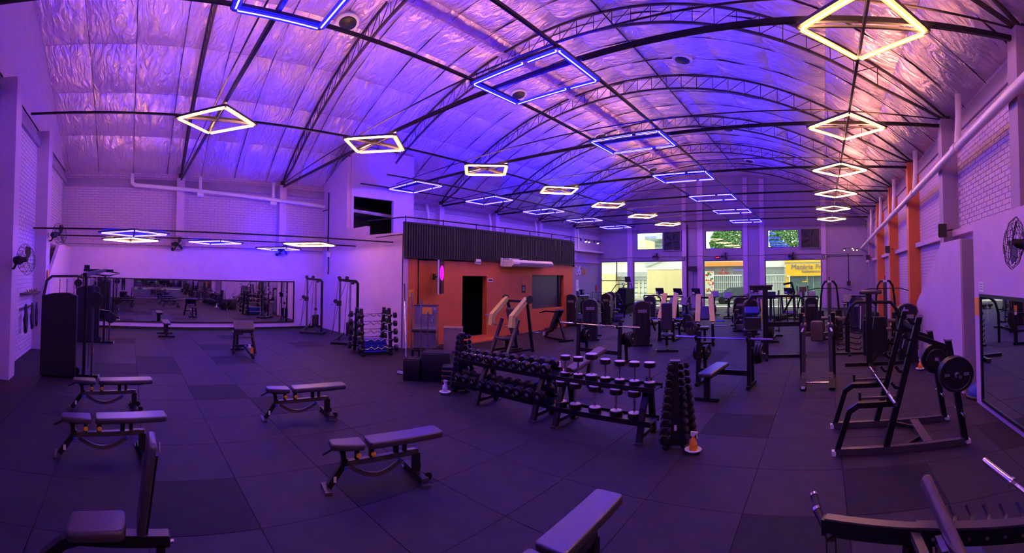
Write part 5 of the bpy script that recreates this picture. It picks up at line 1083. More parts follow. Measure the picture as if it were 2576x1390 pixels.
# reclined bench machine beside it
im = T('recline_machine', 'reclined bench machine with chrome grips before the roller shutter', 'gym machine', (-8.85, 12.9, 0), -.35)
P('back_pad', 'vinyl_brown', M().pad((-.05, 0, .72), (.86, .34, .08), RY(-math.radians(58)), .06, .03), im); P('seat', 'vinyl_brown', M().pad((-.42, 0, .36), (.36, .34, .08), RY(-.2), .06, .03), im)
P('spine', 'steel_black', M().bar([(-.6, 0, .2), (-.3, 0, .3), (.25, 0, 1.05)], .07, .07), im); P('rear_leg', 'steel_black', M().beam((.1, 0, .8), (.5, 0, .05), .07, .07), im); P('base_rail', 'steel_black', M().bar([(-.75, 0, .04), (.6, 0, .04)], .08, .07), im); P('front_leg', 'steel_black', M().beam((-.6, 0, .2), (-.72, 0, .04), .07, .07), im)
for s_ in (-1, 1): P('side_arm', 'steel_black', M().bar([(.22, s_*.1, 1.0), (-.1, s_*.42, 1.02), (-.4, s_*.46, .95)], .045, .045), im); P('hand_grip', 'chrome', M().rod((-.4, s_*.46, .95), (-.42, s_*.3, 1.0), .018, 8), im); P('cross_foot', 'steel_black', M().beam((.55, s_*.3, .03), (.55, 0, .03), .07, .06), im)
P('floor_tag', 'white_sticker', M().box((-.74, -.06, .15), (.004, .1, .12)), im)
# ------------------------------------------------------------------ bench presses
def bench_press(label, a, b_, pad, plates_lb, bar_lb, nplates=(3, 3)):
    a, b_ = V(a), V(b_); c = (a+b_)/2; d = (b_-a).normalized(); n = V((d.y, -d.x, 0)).normalized()
    if n.dot(-c) < 0: n = -n
    t_ = T('bench_press', label, 'bench', (c.x, c.y, 0), math.atan2(d.y, d.x)); L = (b_-a).length; w = L*.26; zb = c.z   # local X along the bar, local -Y toward the lifter's feet
    for s_ in (-1, 1):
        P('upright', 'steel_black', M().beam((s_*w, .0, .03), (s_*w, .06, zb+.12), .08, .07), t_); P('bar_hook', 'steel_black', M().bar([(s_*w, .0, zb-.04), (s_*w, -.1, zb-.03), (s_*w, -.13, zb+.05)], .05, .03), t_)
        P('rear_post', 'steel_black', M().beam((s_*(w-.02), .42, .03), (s_*(w-.02), .34, .75), .06, .06), t_); P('side_foot', 'steel_black', M().beam((s_*w, -.12, .035), (s_*w, .5, .035), .07, .06), t_); P('gusset', 'steel_dark', M().prism([(0, 0), (.14, 0), (0, .16)], (s_*w-.005, .05, .07), (0, 1, 0), (0, 0, 1), .01), t_)
        P('plate_horn', 'chrome', M().rod((s_*(w-.12), .38, .62), (s_*(w+.26), .38, .62), .024, 8), t_)
    P('cross_beam', 'steel_black', M().beam((-w, .02, .3), (w, .02, .3), .06, .1), t_)
    if pad:
        P('pad', 'vinyl', M().pad((0, -.58, .47), (1.1, .27, .08), RZ(PI/2), .04, .025), t_); P('pad_rail', 'steel_black', M().beam((0, .0, .36), (0, -1.05, .4), .06, .06), t_); P('pad_leg', 'steel_black', M().beam((0, -1.0, .02), (0, -1.0, .4), .1, .08), t_)
        P('pad_foot', 'steel_black', M().beam((-.22, -1.02, .03), (.22, -1.02, .03), .07, .06), t_)
    R_ = Matrix.Translation(V((c.x, c.y, 0))) @ Matrix.Rotation(math.atan2(d.y, d.x), 4, 'Z')
    for s_, sd, k in ((-1, 'left', nplates[0]), (1, 'right', nplates[1])):
        o = R_ @ V((s_*(w+.05), .38, .62)); dd = d*s_
        plates_on(o, dd, [(.21, .045), (.2, .045), (.18, .04)][:k], '%s plate from the post on the '+sd+' horn of the '+plates_lb, 'plates on the '+plates_lb)
        plates_on(R_ @ V((s_*(w-.06), .38, .62)), -dd, [(.16, .04)], 'small inner plate on the '+sd+' horn of the '+plates_lb, 'plates on the '+plates_lb)
    barbell(bar_lb, a, b_, .42, .015); return t_
bench_press('flat bench press with a purple lit pad in mid hall', (-3.01, 8.71, .97), (-.97, 8.57, .97), True, 'flat bench press', 'barbell racked on the flat bench press')
bench_press('bench press frame behind the round dumbbells', (-6.8, 10.08, .97), (-4.35, 9.91, .97), False, 'rear bench press', 'barbell racked on the rear bench press')
ib = T('incline_bench', 'raised incline bench behind the upright dumbbells', 'bench', (-4.55, 7.0, 0), math.atan2(.67, .31))
P('back_pad', 'vinyl_brown', M().pad((.44, 0, .62), (.84, .30, .08), RY(-math.radians(24)), .05, .025), ib); P('seat', 'vinyl_brown', M().pad((-.12, 0, .42), (.34, .26, .08), RY(.1), .05, .025), ib); P('rail', 'steel_black', M().beam((-.3, 0, .28), (.65, 0, .28), .06, .06), ib); P('support', 'steel_black', M().beam((.45, 0, .3), (.5, 0, .6), .05, .05), ib)
for x in (-.28, .62): P('leg', 'steel_black', M().beam((x, 0, .04), (x, 0, .28), .06, .06), ib); P('foot_bar', 'steel_black', M().beam((x, -.24, .03), (x, .24, .03), .06, .05), ib)
t_ = tag(P('shaker_bottle', 'plastic_white', M().lathe([(.035, 0), (.04, .12), (.03, .14), (.03, .17)], n=12)), 'small pale bottle on the seat of the incline bench', 'bottle'); t_.location = (-4.66, 6.86, .47)
t_ = tag(P('hand_towel', 'yellow_sticker', M().pad((0, 0, .012), (.2, .14, .022), RZ(.4), .02, .01)), 'small yellow towel on the seat of the incline bench', 'towel'); t_.location = (-4.55, 6.93, .462)
# ------------------------------------------------------------------ yellow plate machines
def plank_machine(label, loc, rz, hgt=1.62):
    t_ = T('plate_machine', label, 'gym machine', loc, rz)
    for s_ in (-1, 1):
        pk = P('yellow_plank', 'yellow_frame', M().beam((-.35, s_*.24, .78), (.28, s_*.2, hgt), .16, .07), t_); P('plank_mark', 'blue_cap', M().lathe([(.075, 0), (.075, .004)], (-.07, s_*.225, 1.16), (-.8, 0, .6), 16), pk)
        P('upright', 'steel_black', M().beam((.45, s_*.3, .03), (.3, s_*.22, hgt-.05), .08, .07), t_); P('front_post', 'steel_black', M().beam((-.35, s_*.24, .03), (-.35, s_*.24, .8), .08, .08), t_); P('post_cap', 'white_sticker', M().box((-.392, s_*.24, .74), (.004, .07, .05)), t_)
        P('side_rail', 'steel_black', M().beam((-.4, s_*.26, .04), (.55, s_*.3, .04), .07, .07), t_); P('hand_grip', 'blue_cap', M().rod((-.4, s_*.34, .8), (-.4, s_*.62, .8), .022, 8), t_); P('plate_horn', 'chrome', M().rod((-.1, s_*.3, .62), (-.1, s_*.72, .62), .024, 8), t_)
    P('chest_pad', 'vinyl', M().pad((.12, 0, 1.02), (.5, .3, .09), RY(-math.radians(58)), .05, .03), t_); P('seat', 'vinyl', M().pad((.5, 0, .5), (.34, .32, .08), None, .06, .03), t_); P('seat_post', 'steel_black', M().beam((.5, 0, .05), (.5, 0, .46), .08, .08), t_); P('cross_tie', 'steel_black', M().beam((-.35, -.3, .1), (-.35, .3, .1), .06, .06), t_); P('top_tie', 'steel_black', M().beam((.3, -.24, hgt-.1), (.3, .24, hgt-.1), .06, .06), t_)
    return t_
pm = plank_machine('plate loaded machine with two yellow planks in mid hall', (-3.8, 13.9, 0), PI/2+.28)
plates_on((-4.2, 13.35, .80), (-.3, -1, 0), [(.24, .05), (.24, .05)], '%s big plate on the front of the yellow plank machine', 'plates on the yellow plank machine'); plates_on((-3.98, 13.1, .62), (-.3, -1, 0), [(.22, .05), (.22, .05)], '%s lower plate on the front of the yellow plank machine', 'plates on the yellow plank machine')
dup(pm, (-5.3, 14.6, 0), PI/2+.1, 'plate loaded machine with yellow frame behind the orange sticker machine')
sb = T('press_seat', 'tall purple back pad on a foot frame right of the orange sticker machine', 'gym machine', (-4.75, 12.9, 0), -1.2)
P('back_pad', 'vinyl', M().pad((-.02, 0, .98), (.86, .34, .1), RY(-math.radians(84)), .05, .03), sb); P('seat', 'vinyl', M().pad((.24, 0, .46), (.4, .38, .08), None, .08, .03), sb); P('post', 'steel_black', M().beam((-.14, 0, .05), (-.12, 0, 1.3), .08, .08), sb); P('base', 'steel_black', M().beam((-.3, 0, .04), (.7, 0, .04), .08, .07), sb)
for s_ in (-1, 1): P('press_arm', 'steel_black', M().bar([(-.1, s_*.36, .55), (.25, s_*.48, .95), (.4, s_*.46, .92)], .05, .05), sb); P('hand_grip', 'chrome', M().rod((.4, s_*.46, .92), (.42, s_*.26, .93), .018, 8), sb); P('foot_bar', 'steel_black', M().beam((.65, s_*.32, .03), (.65, 0, .03), .07, .06), sb); P('foot_cap', 'chrome', M().box((.65, s_*.33, .04), (.08, .03, .07)), sb)
# cable station with crossed arms
cs_ = T('cable_station', 'tall black cable station with a blue pad in mid hall', 'gym machine', (-1.55, 11.9, 0), -PI/2+.15)
P('mast', 'steel_black', M().beam((0, 0, .03), (0, 0, 1.86), .16, .14), cs_); P('top_head', 'steel_black', M().box((0, -.12, 1.88), (.2, .6, .1)), cs_); P('head_cap', 'steel_dark', M().pad((0, -.12, 1.95), (.26, .66, .04), None, .05, .015), cs_)
P('cross_arm', 'steel_black', M().tube([(-.05, -.55, 1.05), (-.05, -.5, 1.5), (-.05, -.36, 1.66), (-.05, .95, 1.66)], .035, 8), cs_); P('lower_beam', 'steel_black', M().beam((.0, 0, .9), (.0, 1.0, .9), .08, .12), cs_); P('far_mast', 'steel_black', M().beam((0, 1.02, .03), (0, 1.02, 1.35), .1, .1), cs_)
P('blue_pad', 'vinyl_blue', M().pad((.1, -.36, 1.28), (.3, .4, .1), RY(.5), .04, .03), cs_); P('weight_box', 'plastic_black', M().box((.1, -.34, .95), (.26, .42, .3)), cs_); P('box_shelf', 'steel_dark', M().box((.1, -.34, .78), (.3, .5, .03)), cs_); P('box_leg', 'steel_black', M().beam((.1, -.34, .03), (.1, -.34, .78), .08, .08), cs_)
for y in (.22, .4, .58, .76): P('cable', 'plastic_black', M().rod((-.05, y, 1.64), (-.05+.02*y, y+.03, .95), .018, 6), cs_)
P('swing_arm', 'steel_black', M().bar([(-.1, .5, 1.2), (-.05, .8, 1.75), (.0, .72, 2.02), (.0, .5, 1.98)], .05, .05, up=V((1, 0, 0))), cs_); P('base', 'steel_black', M().beam((0, -.5, .04), (0, 1.1, .04), .09, .08).beam((-.4, 0, .04), (.5, 0, .04), .09, .08), cs_)
P('yellow_edge', 'yellow_frame', M().box((.09, -.1, 1.3), (.01, .03, .55)), cs_); P('sticker', 'orange_sticker', M().box((.055, 1.02, 1.1), (.004, .09, .18)), cs_); P('sticker', 'white_sticker', M().box((.055, 1.02, .95), (.004, .07, .09)), cs_)
# chin-up and dip stand
ds = T('dip_stand', 'dip stand of two posts with a brown back pad, right of mid hall', 'gym machine', (-.12, 8.62, 0), 0)
for s_ in (-1, 1):
    P('front_post', 'steel_dark', M().bar([(s_*.28, -.0, .03), (s_*.27, .12, .3), (s_*.26, .18, 1.18)], .1, .08, up=V((1, 0, 0))), ds); P('foot_sleeve', 'plastic_black', M().beam((s_*.28, -.08, .02), (s_*.28, .04, .18), .12, .1), ds)
    ar = P('arm_rest', 'vinyl', M().pad((s_*.27, .32, 1.2), (.12, .34, .08), None, .03, .025), ds); P('hand_grip', 'chrome', M().rod((s_*.27, .12, 1.24), (s_*.25, .04, 1.42), .02, 8), ar); P('grip_end', 'chrome', M().rod((s_*.27, .1, 1.16), (s_*.3, .0, 1.1), .024, 8), ar)
    P('rear_post', 'steel_black', M().beam((s_*.34, 1.0, .03), (s_*.34, .9, 1.4), .09, .09), ds); P('side_tie', 'steel_black', M().beam((s_*.26, .2, 1.1), (s_*.34, .95, 1.1), .06, .06), ds); P('base_rail', 'steel_black', M().beam((s_*.28, 0, .04), (s_*.34, 1.0, .04), .08, .07), ds)
    P('sticker', 'orange_sticker', M().box((s_*.265, .125, .9), (.07, .004, .14)), ds); P('sticker', 'white_sticker', M().box((s_*.265, .125, .78), (.06, .004, .08)), ds)
P('back_pad', 'vinyl_brown', M().pad((.0, .52, 1.06), (.27, .42, .09), RX(PI/2), .05, .03), ds); P('pad_beam', 'steel_dark', M().beam((-.34, .6, .98), (.34, .6, .98), .06, .08), ds); P('step_bar', 'chrome', M().rod((-.26, .1, .1), (.26, .1, .1), .022, 8), ds); P('foot_tag', 'white_sticker', M().box((-.28, -.13, .06), (.07, .004, .05)), ds)
# lat pulldowns
def lat(label, loc, rz):
    t_ = T('lat_pulldown', label, 'gym machine', loc, rz, 'lat pulldown machines')
    P('mast', 'steel_dark', M().beam((0, 0, .03), (0, 0, 2.02), .12, .1), t_); P('mast_cap', 'white_sticker', M().box((0, -.03, 2.0), (.13, .06, .07)), t_)
    P('yoke', 'steel_black', M().tube([(-.36, .12, .5), (-.28, .05, 1.5), (-.24, 0, 1.85), (-.14, 0, 2.0), (.14, 0, 2.0), (.24, 0, 1.85), (.28, .05, 1.5), (.36, .12, .5)], .035, 8), t_); P('finial', 'steel_black', M().rod((0, 0, 2.02), (0, 0, 2.16), .012, 6), t_)
    P('pull_bar', 'steel_black', M().tube([(-.72, -.25, 1.72), (-.45, -.25, 1.78), (0, -.25, 1.78), (.45, -.25, 1.78), (.72, -.25, 1.70)], .016, 6), t_); P('cable', 'plastic_black', M().rod((0, -.25, 1.78), (0, -.2, 2.0), .006, 5), t_)
    for s_ in (-1, 1): P('stack_cover', 'plastic_black', M().prism([(-.14, 0), (.14, 0), (.1, 1.0), (-.1, 1.0)], (s_*.3, .02, .03), (1, 0, 0), (0, 0, 1), .1), t_); P('thigh_roller', 'vinyl', M().rod((s_*.08, -.3, .8), (s_*.3, -.3, .8), .06, 10), t_)
    P('seat', 'vinyl_brown', M().pad((0, -.42, .56), (.36, .36, .08), None, .06, .03), t_); P('seat_post', 'steel_black', M().beam((0, -.42, .04), (0, -.42, .52), .08, .08), t_); P('base_rail', 'steel_black', M().beam((0, -.85, .04), (0, .35, .04), .09, .08), t_); P('cross_foot', 'steel_black', M().beam((-.42, .25, .03), (.42, .25, .03), .08, .06), t_); P('roller_post', 'steel_dark', M().beam((0, -.2, .5), (0, -.3, .8), .05, .05), t_)
    return t_
l0 = lat('lat pulldown with an arched yoke right of the yellow shop window', (.24, 14.9, 0), .05); dup(l0, (1.95, 13.6, 0), -.15, 'lat pulldown with an arched yoke against the orange columns')
# plate tree with crossed arms before the second pulldown
ct = T('seated_row_machine', 'black pulley machine with a crossed head in front of the orange columns', 'gym machine', (1.12, 10.7, 0), 0)
P('mast', 'steel_black', M().beam((0, 0, .03), (0, 0, 1.75), .14, .12), ct); P('head', 'steel_dark', M().pad((.05, 0, 1.78), (.56, .16, .1), None, .04, .03), ct); P('arch_arm', 'steel_black', M().tube([(-.55, 0, .35), (-.55, 0, 1.1), (-.46, 0, 1.42), (-.3, 0, 1.55), (.55, 0, 1.52), (.72, 0, 1.3), (.78, 0, .9)], .04, 8), ct)
P('weight_cover', 'plastic_black', M().box((.38, 1.3, .55), (.44, .2, 1.0)), ct); P('side_cover', 'plastic_black', M().box((.05, 1.3, .5), (.16, .18, .94)), ct); P('link_rail', 'steel_black', M().beam((0, 0, .04), (.3, 1.3, .04), .08, .07), ct); P('base', 'steel_black', M().beam((-.6, 0, .04), (.85, 0, .04), .09, .08).beam((0, -.6, .04), (0, .3, .04), .09, .08), ct); P('foot_cap', 'steel_dark', M().box((0, -.62, .05), (.12, .06, .08)), ct)
for k in range(2): P('hanging_rope', 'green_plastic' if k else 'pvc', M().rod((-.2+.36*k, -.08, 1.45), (-.22+.3*k, -.08, .9), .012, 6), ct)
P('pulley_wheel', 'plastic_black', M().lathe([(.02, -.02), (.12, -.02), (.11, 0), (.12, .02), (.02, .02)], (.86, -.1, 1.05), (0, 1, 0), 16), ct); P('handle', 'chrome', M().rod((.84, -.12, .62), (.78, -.14, .4), .016, 8), ct)
# hook rack of curl bars
hk = T('attachment_rack', 'low black tree rack of curved hooks and grips', 'rack', (.72, 12.3, 0), 0); P('post', 'steel_black', M().beam((0, 0, .03), (0, 0, .95), .05, .05), hk); P('base', 'steel_black', M().beam((-.4, 0, .03), (.4, 0, .03), .06, .05).beam((0, -.3, .03), (0, .3, .03), .06, .05), hk)
for k in range(5):
    z = .2+k*.15
    for s_ in (-1, 1): P('hook', 'steel_black', M().tube([(0, -.03, z), (s_*.16, -.05, z-.05), (s_*.3, -.06, z-.06), (s_*.34, -.06, z+.0)], .018, 6), hk)
P('grip_bundle', 'vinyl_brown', M().pad((-.18, -.06, 1.0), (.26, .1, .1), None, .03, .02), hk)
# low benches and boxes around the pulldowns
for k, (x, y, lb) in enumerate(((-6.6, 16.2, 'dark utility bench before the treadmills'),)):
    t_ = T('flat_bench', lb, 'bench', (x, y, 0), .4*k); P('pad', 'vinyl', M().pad((0, 0, .46), (1.1, .28, .08), None, .05, .025), t_); P('frame', 'steel_black', M().beam((-.4, 0, .4), (.4, 0, .4), .06, .05), t_)
    for s_ in (-1, 1): P('leg', 'steel_black', M().beam((s_*.4, 0, .03), (s_*.4, 0, .4), .06, .06), t_); P('foot_bar', 'steel_black', M().beam((s_*.42, -.25, .03), (s_*.42, .25, .03), .06, .05), t_)
for k, (x, y, dg, pads, lb) in enumerate(((-2.95, 16.9, 200, 'leg', 'leg machine with rollers behind the cable station'), (-.55, 18.2, 190, 'press', 'stack machine in front of the exercise bikes'), (1.6, 17.6, 150, 'press', 'stack machine beside the second pulldown'), (-7.9, 19.4, 170, 'row', 'stack machine before the stair climber'), (-3.6, 18.8, 185, 'leg', 'stack machine before the red shop window'))):
    L_ = V((x, y, 0)); selector(lb, L_, toward(L_, dg), 1.3, pads, 'vinyl_brown' if k % 2 else 'vinyl', True, k % 2 == 0)
# ------------------------------------------------------------------ cardio row along the street windows
def treadmill(label, loc, rz):
    t_ = T('treadmill', label, 'treadmill', loc, rz, 'treadmills along the street windows')
    P('deck', 'plastic_black', M().box((-.1, 0, .16), (1.9, .78, .14)), t_); P('belt', 'rubber_dark', M().box((-.2, 0, .235), (1.5, .52, .012)), t_)
    for x in (-.9, .7):
        for s_ in (-1, 1): P('foot', 'plastic_black', M().bb((x-.05, s_*.3-.04, 0), (x+.05, s_*.3+.04, .1)), t_); P('motor_cover', 'plastic_grey', M().pad((.72, 0, .28), (.4, .78, .16), None, .08, .04), t_)
    for s_ in (-1, 1): P('upright', 'steel_dark', M().beam((.62, s_*.4, .2), (.5, s_*.4, 1.18), .07, .09), t_); P('hand_rail', 'plastic_grey', M().bar([(.55, s_*.4, 1.12), (.2, s_*.4, 1.1), (-.05, s_*.4, 1.05)], .05, .045), t_)
    P('console_bar', 'plastic_grey', M().beam((.5, -.42, 1.18), (.5, .42, 1.18), .16, .07), t_); cn = P('console', 'screen_dark', M().box((.6, 0, 1.42), (.05, .56, .36), RY(-.25)), t_); P('console_neck', 'plastic_black', M().beam((.54, 0, 1.18), (.6, 0, 1.3), .12, .05), t_); P('console_tag', 'white_sticker', M().box((.566, .16, 1.34), (.004, .16, .1), RY(-.25)), cn); P('console_tag', 'silver_face', M().box((.64, -.12, 1.34), (.004, .18, .08), RY(-.25)), cn)
    return t_
tm0 = None
for k, (px, py, dz, lb) in enumerate(((1655, 728, 0, 'treadmill with console before the pale yellow building, left of two'), (1700, 730, 0, 'treadmill with console before the pale yellow building, right of two'), (1746, 730, 0, 'treadmill before the column right of the pale yellow building'), (1895, 724, 0, 'treadmill before the column left of the yellow shop'), (1982, 728, 0, 'treadmill before the door of the yellow shop'))):
    p = G(px, py+4, 1.42); loc = V((p.x-.3, min(p.y, 27.5), 0)); lcx = loc.x
    if tm0 is None: tm0 = treadmill(lb, loc, 1.25); tm0.location = loc
    else: dup(tm0, loc, 1.25-.05*k, lb)
def bike(label, loc, rz):
    t_ = T('exercise_bike', label, 'exercise bike', loc, rz, 'exercise bikes and cross trainers')
    P('frame', 'steel_black', M().bar([(-.45, 0, .06), (-.05, 0, .32), (.35, 0, .5), (.42, 0, 1.05)], .07, .08), t_); P('flywheel_cover', 'plastic_black', M().lathe([(.04, -.06), (.26, -.06), (.28, 0), (.26, .06), (.04, .06)], (.3, 0, .36), (0, 1, 0), 18), t_); P('seat_post', 'steel_dark', M().beam((-.18, 0, .3), (-.3, 0, .88), .05, .06), t_); P('saddle', 'vinyl', M().pad((-.3, 0, .93), (.28, .2, .07), RZ(PI), .06, .03, .5), t_)
    P('handlebar', 'steel_black', M().tube([(.3, -.24, 1.12), (.48, -.22, 1.08), (.44, 0, 1.05), (.48, .22, 1.08), (.3, .24, 1.12)], .02, 6), t_); P('console', 'screen_dark', M().box((.5, 0, 1.24), (.05, .36, .26), RY(-.4)), t_); P('console_rim', 'plastic_grey', M().box((.525, 0, 1.24), (.02, .42, .32), RY(-.4)), t_)
    for x in (-.45, .5): P('foot_bar', 'steel_black', M().beam((x, -.28, .04), (x, .28, .04), .07, .06), t_)
    P('front_strut', 'steel_black', M().beam((.5, 0, .05), (.36, 0, .5), .06, .06), t_)
    for s_ in (-1, 1): P('crank', 'steel_dark', M().beam((.1, s_*.1, .34), (.1+s_*.14, s_*.12, .3), .03, .02).box((.1+s_*.15, s_*.18, .3), (.1, .1, .025)), t_)
    return t_
b0 = None
for k, (px, py, zz, lb) in enumerate(((1793, 733, 1.35, 'exercise bike with a pale rimmed console before the red shop'), (1832, 736, 1.35, 'exercise bike with a blue lit console before the parked car'), (1920, 738, 1.3, 'exercise bike before the pale barred building'), (2020, 735, 1.3, 'exercise bike at the right end of the yellow shop window'), (2042, 738, 1.25, 'exercise bike beside the first pulldown'))):
    p = G(px, py, zz); loc = V((p.x, min(p.y, 26), 0)); rz = -PI/2+[.5, .2, .1, -.1, 0][k]
    if b0 is None: b0 = bike(lb, loc, rz)
    else: dup(b0, loc, rz, lb)
for x, y, rz, lb in ((-5.2, 17.4, -2.2, 'upright exercise bike with its saddle toward the yellow plank machine'), (-6.0, 18.2, -2.0, 'upright exercise bike before the treadmills, nearer of two'), (1.0, 19.0, -1.4, 'upright exercise bike between the two pulldowns')): dup(b0, (x, y, 0), rz, lb)
# cross trainer with tall arms
for k, (x, y, lb) in enumerate(((-1.75, 15.2, 'cross trainer with tall arms left of the yellow shop pillar'), (-1.0, 21.5, 'cross trainer with round body before the yellow shop'))):
    t_ = T('cross_trainer', lb, 'cross trainer', (x, y, 0), -PI/2+.2*k); P('body', 'plastic_black', M().lathe([(.03, -.08), (.3, -.08), (.33, 0), (.3, .08), (.03, .08)], (.35, 0, .42), (0, 1, 0), 18), t_); P('mast', 'steel_black', M().beam((.4, 0, .6), (.32, 0, 1.5), .08, .08), t_); P('console', 'screen_dark', M().box((.34, 0, 1.56), (.05, .34, .24), RY(-.3)), t_); P('base', 'steel_black', M().beam((-.8, 0, .05), (.7, 0, .05), .09, .08).beam((-.8, -.3, .05), (-.8, .3, .05), .07, .07).beam((.7, -.3, .05), (.7, .3, .05), .07, .07), t_)
    for s_ in (-1, 1): P('swing_arm', 'steel_black', M().tube([(.2, s_*.26, .3), (.32, s_*.26, 1.2), (.18, s_*.26, 1.72)], .02, 6), t_); P('pedal_rail', 'steel_dark', M().beam((-.75, s_*.17, .22), (.3, s_*.17, .36), .05, .05), t_); P('pedal', 'plastic_black', M().box((-.2, s_*.17, .34), (.38, .15, .04)), t_); P('arm_grip', 'plastic_black', M().rod((.24, s_*.26, 1.5), (.18, s_*.26, 1.72), .028, 8), t_)
# stair climber
sc_ = T('stair_climber', 'tall dark stair climber with a raised console near the reception', 'stair climber', (-12.3, 25.0, 0), -.2)
P('body', 'plastic_black', M().prism([(-.85, 0), (.7, 0), (.75, 1.5), (.2, 1.5), (-.85, .35)], (0, .42, .02), (1, 0, 0), (0, 0, 1), .84), sc_)
for k in range(5): P('step', 'steel_dark', M().box((-.78+.25*k, 0, .42+.28*k), (.26, .7, .05)), sc_)
for s_ in (-1, 1): P('hand_rail', 'steel_black', M().tube([(-.5, s_*.44, 1.2), (.0, s_*.44, 1.75), (.5, s_*.44, 1.8), (.65, s_*.4, 1.45)], .025, 6), sc_)
P('mast', 'steel_dark', M().beam((.62, 0, 1.45), (.6, 0, 1.95), .08, .1), sc_); P('console', 'screen_dark', M().box((.56, 0, 2.08), (.06, .5, .34), RY(-.2)), sc_); P('console_tag', 'silver_face', M().box((.52, 0, 1.98), (.004, .4, .08), RY(-.2)), sc_)
# reception counter with small things
rc = T('reception_counter', 'dark reception counter with a pale worktop left of the street windows', 'counter', (-15.2, 24.3, 0), 0)
for k in range(3): P('front_panel', 'dark_corrugated', M().bb((.42, -1.5+k*.8, .08), (.46, -.72+k*.8, 1.02)), rc)
P('carcass', 'plastic_black', M().bb((-.3, -1.5, 0), (.42, .88, 1.02)), rc); P('worktop', 'bar_white', M().bb((-.36, -1.56, 1.02), (.5, .94, 1.07)), rc)
for k, (y, w, h, mt_, nm, lb) in enumerate(((-.5, .3, .32, 'plastic_black', 'coffee_machine', 'black coffee machine on the reception counter'), (.0, .24, .26, 'vinyl_brown', 'receipt_box', 'small brown box on the reception counter'), (.5, .3, .34, 'plastic_black', 'till', 'dark till on the reception counter'))):
    t_ = T(nm, lb, nm.replace('_', ' '), (-15.05, 24.3+y, 1.07)); P('body', mt_, M().pad((0, 0, h/2), (.26, w, h), None, .03, .02), t_); P('front', 'plastic_grey', M().box((.132, 0, h*.6), (.004, w*.6, h*.3)), t_)
ex = T('fire_extinguisher', 'red fire extinguisher by the narrow street window', 'fire extinguisher', (-16.1, 28.6, 1.2)); P('cylinder', 'red_plastic', M().lathe([(.075, 0), (.08, .02), (.08, .36), (.03, .44), (.02, .48)], n=14), ex); P('hose', 'plastic_black', M().tube([(.03, 0, .46), (.12, 0, .4), (.11, 0, .15)], .012, 6), ex)
es = T('extinguisher_stand', 'slim stand under the red fire extinguisher', 'stand', (-16.1, 28.6, 0)); P('post', 'steel_black', M().rod((0, 0, .02), (0, 0, 1.19), .02, 6), es); P('base', 'steel_black', M().lathe([(.16, 0), (.16, .02)], n=14), es); P('tray', 'steel_black', M().lathe([(.1, 1.18), (.1, 1.2)], n=14), es)
gs = T('goods_shelf', 'green wire shelf of goods right of the reception counter', 'shelf', (-14.9, 26.2, 0))
for x in (-.4, .4):
    for y in (-.2, .2): P('post', 'steel_dark', M().rod((x, y, 0), (x, y, 1.2), .014, 6), gs)
for k in range(5): P('wire_shelf', 'green_plastic', M().box((0, 0, .1+k*.25), (.84, .44, .03)), gs)
rp = T('barrier_rope', 'row of thin black barrier lines before the narrow street window', 'barrier', (-13.0, 28.2, 0))
for k in range(4): P('line', 'plastic_black', M().rod((-3.2, 0, .35+k*.25), (2.6, 0, .35+k*.25), .012, 6), rp)
for x in (-3.2, -.3, 2.6): P('post', 'steel_black', M().rod((x, 0, 0), (x, 0, 1.15), .02, 8), rp)
# board, box and ball under the far windows
for k, (x, y, mt_, r, lb) in enumerate(((-7.3, 20.4, 'vinyl_brown', .32, 'dark exercise ball before the treadmills, left one'), (-6.5, 20.6, 'plastic_black', .3, 'dark exercise ball before the treadmills, right one'))):
    t_ = T('exercise_ball', lb, 'ball', (x, y, r)); P('ball', mt_, M().sph((0, 0, 0), r, 18, 12), t_); P('valve', 'plastic_white', M().rod((0, -r+.004, 0), (0, -r-.006, 0), .015, 8), t_)
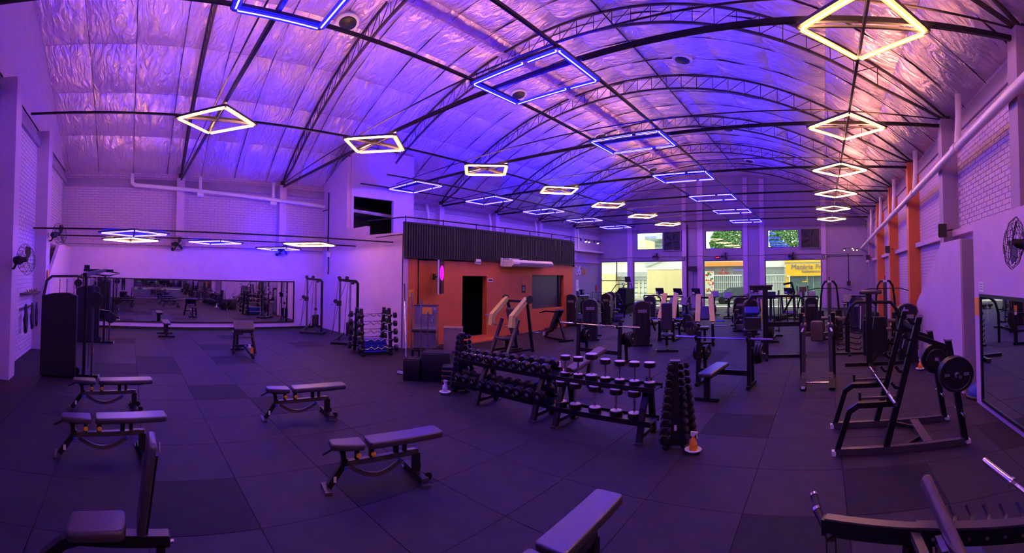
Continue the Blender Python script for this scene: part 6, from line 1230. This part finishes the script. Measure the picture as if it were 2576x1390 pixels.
# ------------------------------------------------------------------ the photographer, seen in the mirror, and the box underfoot
st2 = T('plyo_box', 'dark jump box the photographer stands on, seen in the wide mirror', 'jump box', (.34, -.46, 0), .2); P('body', 'plastic_black', M().pad((0, 0, .29), (.6, .5, .58), None, .02, .01), st2); P('top_skin', 'rubber_dark', M().pad((0, 0, .585), (.58, .48, .01), None, .02, .004), st2)
def person(loc, rz, label):
    verts, edges, rad = [], [], []
    def chain(pts, start=None):
        prev = start
        for (p, r) in pts:
            verts.append(p); rad.append(r); i = len(verts)-1
            if prev is not None: edges.append((prev, i))
            prev = i
        return prev
    pel = chain([((0, 0, .93), (.15, .11))])
    neck = chain([((0, 0, 1.08), (.145, .10)), ((0, 0, 1.28), (.17, .11)), ((0, 0, 1.42), (.15, .10)), ((0, .0, 1.50), (.055, .055)), ((0, .01, 1.58), (.06, .07)), ((0, .02, 1.66), (.075, .09)), ((0, .015, 1.74), (.06, .07))], pel)
    for s_ in (-1, 1):
        chain([((s_*.1, 0, .86), (.095, .10)), ((s_*.11, .01, .5), (.065, .07)), ((s_*.115, -.01, .3), (.055, .06)), ((s_*.115, 0, .08), (.04, .045)), ((s_*.12, .1, .045), (.042, .04)), ((s_*.125, .16, .035), (.035, .03))], pel)
        chain([((s_*.2, 0, 1.40), (.06, .06)), ((s_*.27, .04, 1.18), (.042, .042)), ((s_*.2, .26, 1.30), (.034, .034)), ((s_*.10, .36, 1.48), (.028, .022)), ((s_*.07, .39, 1.55), (.03, .02))], 2)
    me = bpy.data.meshes.new('person_body'); me.from_pydata(verts, edges, [])
    o = bpy.data.objects.new('tmp_body', me); COL.objects.link(o)
    md = o.modifiers.new('skin', 'SKIN'); md.use_smooth_shade = True
    for sv, r in zip(me.skin_vertices[0].data, rad): sv.radius = r
    me.skin_vertices[0].data[0].use_root = True
    o.modifiers.new('sub', 'SUBSURF').levels = 1; o.modifiers['sub'].render_levels = 1
    bpy.context.view_layer.update()
    bm_ = bpy.data.meshes.new_from_object(o.evaluated_get(bpy.context.evaluated_depsgraph_get())); bpy.data.objects.remove(o)
    bm_.materials.clear()
    for n_ in ('denim', 'skin', 'cloth', 'plastic_white'): bm_.materials.append(MAT[n_])
    for pl in bm_.polygons:
        z = sum(bm_.vertices[i].co.z for i in pl.vertices)/len(pl.vertices); c = pl.center; pl.use_smooth = True
        pl.material_index = 3 if z < .085 else (0 if z < .98 else (1 if z > 1.47 or c.y > .12 else 0))
    t_ = tag(link('person', bm_), label, 'person'); t_.location = loc; t_.rotation_euler = (0, 0, rz)
    h = P('hair', 'hair', M().sph((0, -.005, 1.72), (.095, .115, .105), 14, 8, -10, 90), t_)
    for s_ in (-1, 1): P('eye', 'plastic_white', M().sph((s_*.032, .105, 1.675), .011, 8, 6), t_); P('ear', 'skin', M().sph((s_*.085, .01, 1.66), (.012, .022, .032), 8, 6), t_)
    P('nose', 'skin', M().sph((0, .118, 1.645), (.012, .02, .022), 8, 6), t_); P('mouth', 'vinyl_brown', M().box((0, .107, 1.605), (.045, .008, .008)), t_)
    for s_ in (-1, 1):
        for k in range(5): P('finger', 'skin', M().tube([(s_*.075, .39+.004*k, 1.545+.016*k), (s_*.05, .415, 1.55+.016*k), (s_*(.03 if k else .045), .42, 1.553+.016*k)] if k < 4 else [(s_*.08, .37, 1.55), (s_*.06, .375, 1.60), (s_*.04, .39, 1.62)], .008, 6), t_)
    return t_
person((.36, -.48, .59), .75, 'person in dark clothes and white shoes holding a phone, seen in the mirror')
